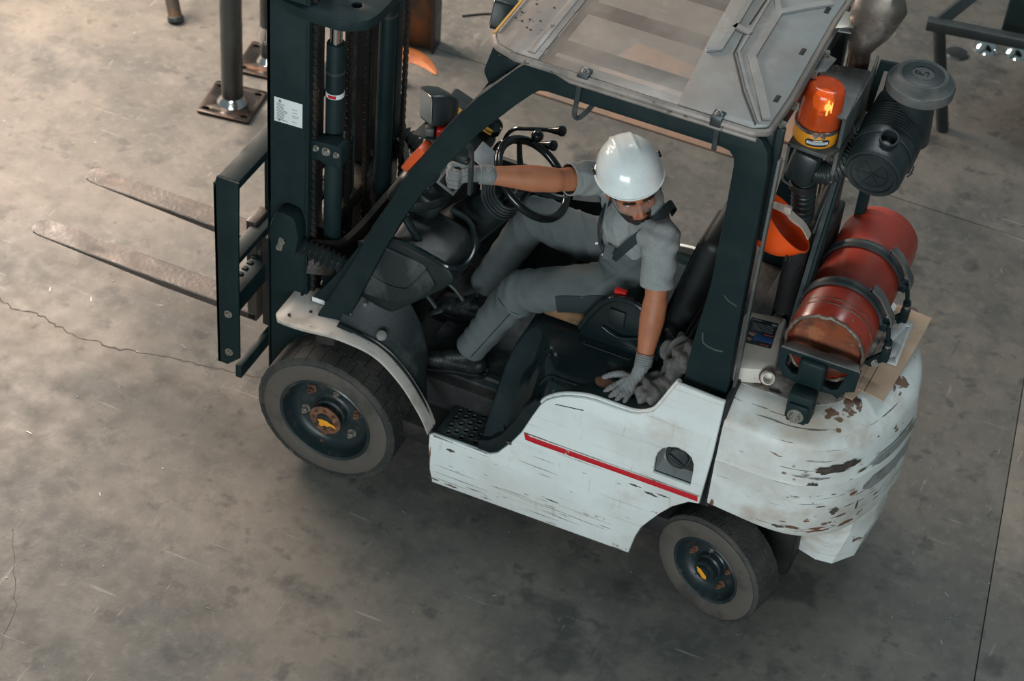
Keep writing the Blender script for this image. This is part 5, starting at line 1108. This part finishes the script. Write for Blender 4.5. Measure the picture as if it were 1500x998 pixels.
HM = Matrix((fd, hr.cross(fd) * 0 + (hu.cross(fd)), hu)).transposed().to_4x4(); HM = HM @ Matrix.Rotation(math.radians(11), 4, 'X'); HM = Matrix.Translation(hc) @ HM.to_3x3().to_4x4() @ Matrix.Scale(1.12, 4)      # x fwd, y left, z up
def H(x, y, z): return HM @ V3((x, y, z))
R3 = HM.to_3x3()   # carries the scale of the head
bodyp = [('c', pelv, .115, waist, .105), ('c', waist, .105, chest, .125), ('c', chest, .12, neckb, .07), ('c', neckb, .058, H(-.03, 0, -.06), .055),
         ('c', shL, .062, V3(chest), .10), ('c', shR, .062, V3(chest), .10),
         ('c', shL, .058, elL, .043), ('c', elL, .049, elL.lerp(wrL, .3), .051), ('c', elL.lerp(wrL, .3), .051, wrL, .030), ('c', wrL, .028, V3((1.288, .20, 1.02)), .026),
         ('c', shR, .058, elR, .045), ('c', elR, .050, elR.lerp(wrR, .3), .054), ('c', elR.lerp(wrR, .3), .054, wrR, .032), ('c', wrR, .027, wrR + V3((-.04, -.012, -.003)), .020),
         ('c', hipL, .085, knL, .058), ('c', knL, .058, anL, .038), ('c', hipR, .085, knR, .058), ('c', knR, .058, anR, .038),
         # head
         ('e', H(-.012, 0, .035), (.098, .078, .092), R3), ('e', H(.034, 0, -.022), (.070, .068, .088), R3), ('e', H(.056, 0, -.090), (.047, .052, .036), R3), ('e', H(.082, 0, -.104), (.022, .028, .020), R3),
         ('c', H(.096, 0, .008), .009, H(.122, 0, -.032), .0145), ('e', H(.102, .015, -.036), (.013, .010, .009), R3), ('e', H(.102, -.015, -.036), (.013, .010, .009), R3),
         ('c', H(.084, .036, .018), .009, H(.086, -.036, .018), .009), ('e', H(.074, .045, -.028), (.022, .021, .019), R3), ('e', H(.074, -.045, -.028), (.022, .021, .019), R3),
         ('c', H(.098, .018, -.064), .0075, H(.098, -.018, -.064), .0075),
         ('e', H(.0, .084, -.030), (.020, .009, .034), R3), ('e', H(.0, -.084, -.030), (.020, .009, .034), R3)]
me = blob(bodyp, .006, 5)
body = link('body', me, 'skin', PS, 180)
for s_ in (1, -1):
    for (x, y, z, r, m, nm) in ((.0805, .033 * s_, -.003, .0125, 'eye_white', 'eye'), (.0865, .033 * s_, -.007, .0078, 'iris', 'iris')):
        bm = bmesh.new(); bmesh.ops.create_uvsphere(bm, u_segments=14, v_segments=10, radius=r); G().addbm(bm, Matrix.Translation(H(x, y, z))).build(nm, m, PS, angle=180)
    G().tube([H(.098, .014 * s_, .018), H(.099, .032 * s_, .023), H(.086, .054 * s_, .016)], .0045, n=8).build('eyebrow', 'hair', PS)
G().tube([H(.101, .025, -.068), H(.108, 0, -.064), H(.101, -.025, -.068)], [.003, .0065, .003], n=8).build('lips', 'lips', PS)
# beard and side hair: shells that hug the jaw
def beard_fn(me):
    return cut(me, lambda co: (lambda l: l.z < -.052 - .25 * max(0, l.x - .05) + .35 * max(0, abs(l.y) - .035) and l.x > -.02 and not (abs(l.y) < .024 and -.074 < l.z < -.062 and l.x > .085) or (l.x < .045 and l.x > -.03 and l.z < .03 and abs(l.y) > .05 and l.z > -.06))(HM.inverted() @ co))
bp_ = [('e', H(.034, 0, -.022), (.0725, .0705, .0905), R3), ('e', H(.057, 0, -.091), (.050, .055, .039), R3), ('e', H(.083, 0, -.105), (.025, .031, .023), R3), ('c', H(.101, .026, -.056), .008, H(.101, -.026, -.056), .008)]
link('beard', beard_fn(blob(bp_, .004, 3)), 'hair', PS, 180)
link('hair', cut(blob([('e', H(-.018, 0, .03), (.101, .083, .095), R3), ('e', H(-.055, 0, -.02), (.05, .065, .06), R3)], .005, 3), lambda co: (lambda l: l.x < .02)(HM.inverted() @ co)), 'hair', PS, 180)
# safety glasses
g = G(); g.grid(lambda u, v: tuple(H(.118 - .062 * abs(2 * u - 1) ** 2.4, (2 * u - 1) * .086, .026 - .060 * v * (1 - .25 * (1 - abs(2 * u - 1)) ** 3))), 31, 8)
gl = g.build('glasses_lens', 'lens_clear', PS, solid=.0015)
for s_ in (1, -1):
    G().tube([H(.056, .086 * s_, .018), H(.02, .092 * s_, .012), H(-.03, .092 * s_, .002)], .004, n=8).build('glasses_arm', 'lens_clear', PS)
    G().box((-.008, -.003, -.010), (.008, .003, .010), .002, HM @ Matrix.Translation((.050, .089 * s_, .008))).build('glasses_hinge', 'glass_dark', PS)
# hard hat
MH = HM @ Matrix.Translation((-.022, 0, .046)) @ Matrix.Rotation(math.radians(-14), 4, 'Y')
hh = shell(MH, .128, .114, .126, 'hard_hat', 'helmet_white', PS, visor=.012, sq=2.35)
g = G(); g.tube([MH @ V3(((.1305 + (.012 * max(0, math.cos(a)) ** 1.5)) * math.cos(a) / sqn(a), .118 * math.sin(a) / sqn(a), -.001 - .008 * max(0, math.cos(a)) ** 3)) for a in [2 * math.pi * k / 60 for k in range(60)]], .0038, n=8, closed=True, smooth=False); g.build('hat_rim', 'helmet_white', hh)
for s_ in (1, -1):
    G().box((-.012, -.004, -.007), (.012, .004, .007), .002, MH @ Matrix.Translation((-.02, .118 * s_, .020))).build('accessory_slot', 'glass_dark', hh)
G().box((-.004, -.022, -.013), (.004, .022, .013), .006, MH @ Matrix.Translation((.106, .056, .036)) @ Matrix.Rotation(.5, 4, 'Z') @ Matrix.Rotation(-.35, 4, 'Y')).build('hat_badge', 'helmet_white', hh)
G().tube([H(.0, .085, -.01), H(.02, .075, -.06), H(.055, .045, -.115), H(.065, 0, -.128), H(.055, -.045, -.115), H(.02, -.075, -.06), H(0, -.085, -.01)], .0035, n=8).build('chin_strap', 'overalls_dark', PS)

# shirt
def shirt_fn(co):
    x, y, z = co.T; d = .003 * np.sin(x * 55 + y * 38 + 4 * np.sin(z * 22)) + .002 * np.sin(z * 90 + x * 40)
    def near(p, s): return np.exp(-((x - p[0]) ** 2 + (y - p[1]) ** 2 + (z - p[2]) ** 2) / s ** 2)
    rg2 = lambda p: (1 - np.abs(np.sin(p))) ** 2.2
    d += .009 * near(shR.lerp(elR, .45), .10) * rg2((x * -.6 + y * .75) * 60 + z * 20 + .8 * np.sin(z * 40)) + .009 * near(chest + V3((0, -.1, -.03)), .12) * rg2(x * 34 + z * 22 + np.sin(y * 20))
    d += .006 * near(waist, .13) * np.sin(z * 130 + x * 25 + y * 18) + .005 * near(shL, .11) * np.sin(z * 80 + y * 70)
    return d
slL = shL.lerp(elL, .72); slR = shR.lerp(elR, .74)
shp = [('c', pelv, .125, waist, .118), ('c', waist, .118, chest, .140), ('c', chest, .132, neckb, .085), ('c', shL, .076, V3(chest), .112), ('c', shR, .076, V3(chest), .112), ('c', shL, .075, slL, .067), ('c', shR, .075, slR, .066), ('c', neckb, .075, neckb.lerp(hc, .35), .066)]
dL = (elL - shL).normalized(); dR = (elR - shR).normalized()
def keep_shirt(co):
    if (co - shL).dot(dL) > (slL - shL).length and (co - elL).length < .2: return False
    if (co - shR).dot(dR) > (slR - shR).length and (co - elR).length < .2: return False
    n = (hc - neckb).normalized()
    if (co - neckb).dot(n) > .045 and (co - neckb).length < .13: return False
    return co.z > 1.15
link('shirt', cut(blob(shp, .007, 4, shirt_fn), keep_shirt), 'shirt', PS, 180)
def cuff(c, d, r, m, par=PS, w=.012):
    G().lathe([(r - .004, -w), (r + .0015, -w), (r + .0015, w * .6), (r, w), (r - .005, w)], c, d, 32).build('sleeve_hem', m, par)
cuff(slL - dL * .004, dL, .0665, 'shirt'); cuff(slR - dR * .004, dR, .0655, 'shirt')
# collar
g = G(); n = (hc - neckb).normalized(); a1 = n.cross(V3((0, 1, 0))).normalized(); a2 = n.cross(a1)
rows = []
for k in range(33):
    t = -1.9 + 3.8 * k / 32; dirv = (a1 * math.cos(t + 3.9) + a2 * math.sin(t + 3.9)); b_ = neckb + n * .045
    rows.append([tuple(b_ + dirv * .062 - n * .01), tuple(b_ + dirv * .066 + n * .030), tuple(b_ + dirv * .082 + n * .020), tuple(b_ + dirv * (.100 + .012 * abs(math.sin(t))) - n * .022)])
G().loft(rows, closed=False, caps=False).build('collar', 'shirt', PS, solid=.003, angle=60)
# overalls: trousers, waist and bib as one garment
rg_ = lambda p: (1 - np.abs(np.sin(p))) ** 2.2
def ov_fn(co):
    x, y, z = co.T; d = .002 * np.sin(x * 40 + z * 60)
    def near(p, s): return np.exp(-((x - p[0]) ** 2 + (y - p[1]) ** 2 + (z - p[2]) ** 2) / s ** 2)
    d += .009 * near(knL + V3((.04, 0, -.03)), .10) * np.sin((x * .9 + z * .5) * 105 + 2 * np.sin(y * 30)) + .007 * near(anL, .15) * np.sin((x * .45 + z * .9) * 75 + y * 40 + 2 * np.sin(x * 25)) + .007 * near((knL + anL) / 2, .13) * np.sin((x * .8 - z * .6) * 60 + y * 30)
    d += .012 * near((hipR + knR) / 2 + V3((.06, 0, 0)), .19) * rg_(x * 30 + y * 22 + 1.2 * np.sin(z * 20 + x * 9)) + .012 * near(hipL + V3((-.05, 0, 0)), .15) * rg_(x * 34 - z * 26 + .8 * np.sin(y * 22)) + .010 * near(waist, .15) * rg_(z * 40 + x * 26 + .8 * np.sin(y * 25)) + .010 * near(knR, .13) * rg_(x * 36 + z * 24) + .008 * near(knL + V3((.05, 0, 0)), .10) * rg_(x * 40 + z * 30)
    return d
ovp = [('c', pelv, .130, waist, .126), ('c', waist, .126, waist.lerp(chest, .55), .137), ('c', hipL, .108, knL, .086), ('c', knL, .086, anL, .068),
       ('c', hipR, .108, knR, .086), ('c', knR, .084, anR, .068)]
dlL = (anL - knL).normalized(); dlR = (anR - knR).normalized()
bibtop = waist.lerp(chest, .75); bn = (chest - waist).normalized()
def keep_ov(co):
    if (co - anL).dot(dlL) > .002 and co.z < .95: return False
    if (co - anR).dot(dlR) > .005 and co.z < .95: return False
    h = (co - waist).dot(bn)
    side = co - waist; fr = side.dot(V3((-.55, -.80, .1)))
    return h < (.03 + .14 * max(0, min(1, fr / .10)))
ov = link('overalls', cut(blob(ovp, .008, 4, ov_fn), keep_ov), 'overalls', PS, 180)
for a_, d_ in ((anL, dlL), (anR, dlR)): G().lathe([(.056, -.10), (.064, -.07), (.067, -.02), (.068, .004), (.065, .010), (.046, .010)], a_, d_, 30).build('trouser_hem', 'overalls', ov)
# side seam and dark thigh pocket
def on_leg(p, q, t, ang, r):
    d = (q - p).normalized(); s1 = d.cross(V3((0, 0, 1))).normalized(); s2 = s1.cross(d).normalized(); return p + (q - p) * t + (s1 * math.cos(ang) + s2 * math.sin(ang)) * r
def legpatch(p, q, t0, t1, a0, a1, r0, r1, m, nm):
    g = G(); g.grid(lambda u, v: tuple(on_leg(p, q, t0 + (t1 - t0) * u, a0 + (a1 - a0) * v, (r0 + (r1 - r0) * u))), 12, 12); return g.build(nm, m, ov, solid=.004, angle=60)
sgn = 0
legpatch(hipL, knL, .10, .62, math.pi + .55, math.pi - .42, .112, .098, 'overalls_dark', 'thigh_pocket')
G().tube([on_leg(knL, anL, t, math.pi + .1, .0865 - .012 * t) for t in (.15, .4, .7, .95)], .0018, n=5).build('leg_seam', 'overalls_dark', ov)
G().tube([on_leg(knL, anL, .12, math.pi + a, .0865) for a in (.9, .3, -.4, -.9)], .0018, n=5).build('knee_seam', 'overalls_dark', ov)
# braces
def strap(pts, w, nm, m='overalls_dark', t=.004):
    P, _ = spline([V3(p) for p in pts], [1] * len(pts), 8)
    c = V3(chest); vs = []; fs = []
    for i, p in enumerate(P):
        T = (P[min(i + 1, len(P) - 1)] - P[max(i - 1, 0)]).normalized(); nrm = (p - (c - V3((0, 0, .05)))).normalized(); s_ = T.cross(nrm).normalized()
        vs += [p - s_ * w / 2, p + s_ * w / 2]
    fs = [(2 * i, 2 * i + 1, 2 * i + 3, 2 * i + 2) for i in range(len(P) - 1)]
    return G().add(vs, fs).build(nm, m, PS, solid=t, angle=60)
strap([(1.05, .43, 1.36), (1.095, .395, 1.45), (1.155, .405, 1.545), (1.205, .465, 1.612), (1.215, .56, 1.612), (1.21, .64, 1.55), (1.18, .70, 1.46)], .036, 'left_brace')
strap([(.975, .475, 1.36), (.955, .49, 1.45), (.965, .53, 1.54), (1.0, .60, 1.62), (1.06, .67, 1.60), (1.12, .72, 1.50)], .052, 'right_brace')
M = Matrix.Translation((1.025, .435, 1.372)) @ Euler((1.0, .2, .3)).to_matrix().to_4x4()
G().box((-.024, -.014, -.004), (.024, .014, .004), .003, M).build('brace_buckle', 'grip_black', PS)
G().box((-.020, -.03, -.002), (.020, .03, .002), .001, Matrix.Translation((1.035, .415, 1.40)) @ Euler((1.0, .2, .3)).to_matrix().to_4x4()).build('brace_tab', 'overalls', PS)
G().box((-.006, -.004, -.002), (.006, .004, .002), .0005, Matrix.Translation((.968, .452, 1.392)) @ Euler((.9, -.3, .3)).to_matrix().to_4x4()).build('brace_tag', 'label_white', PS)
G().band([(.925, .605, 1.505), (.88, .60, 1.49), (.80, .60, 1.47)], .045, .003, (0, -.4, 1), sub=4).build('loose_strap_end', 'overalls', PS)
G().box((-.02, -.03, -.005), (.02, .03, .005), .004, Matrix.Translation((.925, .60, 1.52)) @ Euler((.4, -.3, .5)).to_matrix().to_4x4()).build('brace_buckle', 'grip_black', PS)

# gloves
hzf = lambda x, y: hood(x, y)
def hand_flat():
    pr = []; pc = V3((1.255, .152, .990)); wr = wrL
    palm = [V3((1.225, .150, .984)), V3((1.245, .140, .986)), V3((1.268, .135, .984)), V3((1.288, .138, .981))]   # knuckles index..little
    wb = V3((1.289, .200, 1.020))
    for k in palm: pr.append(('c', wb.lerp(k, .15), .021, k, .0135))
    pr.append(('c', wrL + (wb - wrL) * -.15, .034, wb, .027))
    tips = [V3((1.190, .098, .962)), V3((1.222, .076, .962)), V3((1.252, .068, .962)), V3((1.286, .070, .962))]
    rad = [.0112, .0115, .0112, .0100]
    for k, t, r in zip(palm, tips, rad):
        m1 = k.lerp(t, .42) + V3((0, 0, .006)); m2 = k.lerp(t, .74) + V3((0, 0, .004)); pr += [('c', k, .0135, m1, r + .0008), ('c', m1, r + .0008, m2, r), ('c', m2, r, t, r * .88)]
    th = [V3((1.262, .190, 1.002)), V3((1.222, .205, .995)), V3((1.190, .198, .985)), V3((1.160, .180, .972))]
    pr += [('c', th[0], .020, th[1], .016), ('c', th[1], .016, th[2], .0135), ('c', th[2], .0135, th[3], .011)]
    return pr
gl_fn = lambda co: .0012 * np.sin(co[:, 0] * 260 + co[:, 1] * 120) * np.sin(co[:, 1] * 200)
gL = link('left_glove', blob(hand_flat(), .0032, 3, gl_fn), 'glove', PS, 180)
dw = (V3((1.289, .200, 1.020)) - wrL).normalized(); dA = (wrL - elL).normalized()
for k in range(5): G().lathe([(.0335, -.004), (.0365, -.001), (.0365, .002), (.0335, .005)], wrL - dA * (.030 - .010 * k), dA, 28).build('cuff_rib', 'glove', gL, angle=180)
G().lathe([(.033, -.004), (.0385, -.003), (.0385, .003), (.033, .004)], wrL - dA * .038, dA, 28).build('cuff_edge', 'dirt_bronze', gL)
# right hand gripping the handle: palm behind the bar, four fingers curled round it, thumb alongside
def hand_grip():
    pr = []; w = wrR; d = V3((-1, -.22, -.10)).normalized(); upv = V3((0.08, -.1, 1)).normalized(); out = d.cross(upv).normalized()
    if out.y > 0: out = -out
    pb = w + d * .092
    ks = [pb + upv * h for h in (.042, .015, -.013, -.039)]
    for k in ks: pr.append(('c', w + d * .018, .030, k, .019))
    pr.append(('c', w - d * .03, .035, w + d * .03, .033))
    for k, L, r in zip(ks, (1.1, 1.2, 1.15, .98), (.0145, .0148, .0142, .0128)):
        a = k; b = a + (d * .030 + out * .012) * L; c = b + (out * .028 - d * .006) * L; e = c + (-d * .026 + out * .004) * L
        pr += [('c', a, .0150, b, r + .001), ('c', b, r + .001, c, r), ('c', c, r, e, r * .9)]
    t0 = w + d * .03 + upv * .024 + out * .01; t1 = t0 + d * .030 + out * .022 + upv * .010; t2 = t1 + d * .030 + out * .008 - upv * .004
    pr += [('c', t0, .019, t1, .015), ('c', t1, .015, t2, .0125)]
    return pr
gR = link('right_glove', blob(hand_grip(), .0035, 3, gl_fn), 'glove', PS, 180)
dB = (wrR - elR).normalized()
for k in range(6): G().lathe([(.036, -.005), (.0395, -.001), (.0395, .002), (.036, .006)], wrR - dB * (.042 - .010 * k), dB, 28).build('cuff_rib', 'glove', gR, angle=180)
# shoes
def shoe(an, d, nm):
    d = V3(d).normalized(); s_ = V3((-d.y, d.x, 0)).normalized(); o = V3((an.x, an.y, .572))
    def P(f, w, z): return o + d * f * 1.1 + s_ * w * 1.1 + V3((0, 0, z))
    pr = [('e', P(-.035, 0, .045), (.048, .042, .045), None), ('c', P(-.03, 0, .04), .040, P(.08, 0, .040), .042), ('c', P(.06, 0, .040), .042, P(.155, 0, .030), .036), ('c', P(.13, .008, .028), .032, P(.175, .004, .026), .030), ('c', P(-.02, 0, .06), .042, V3(an) + V3((0.01, 0, .05)), .040), ('c', P(.0, 0, .08), .04, P(.08, 0, .055), .036)]
    sh = link(nm, cut(blob(pr, .006, 4), lambda co: co.z > .578), 'shoe', PS, 180)
    out = [(x, y) for x, y in [(lambda q: (q.x, q.y))(P(f, w, 0)) for f, w in sp2([(-.085, 0), (-.075, .030), (-.03, .042), (.04, .040), (.10, .046), (.16, .044), (.205, .024), (.214, 0), (.205, -.024), (.16, -.040), (.10, -.046), (.04, -.040), (-.03, -.042), (-.075, -.030)], 4, True)]]
    G().plate(out, .5665, .590, 'xy', bevel=.005).build('sole', 'grip_black', sh)
    for k in range(5):
        f = .035 + k * .017; z = .102 - k * .007; G().tube([P(f, -.022, z - .006), P(f + .006, 0, z + .004), P(f, .022, z - .006)], .0025, n=6).build('lace', 'grip_black', sh)
    return sh
shoe(anL + V3((-.015, .015, 0)), (-.97, -.24, 0), 'left_shoe'); shoe(anR, (-.95, -.1, 0), 'right_shoe')
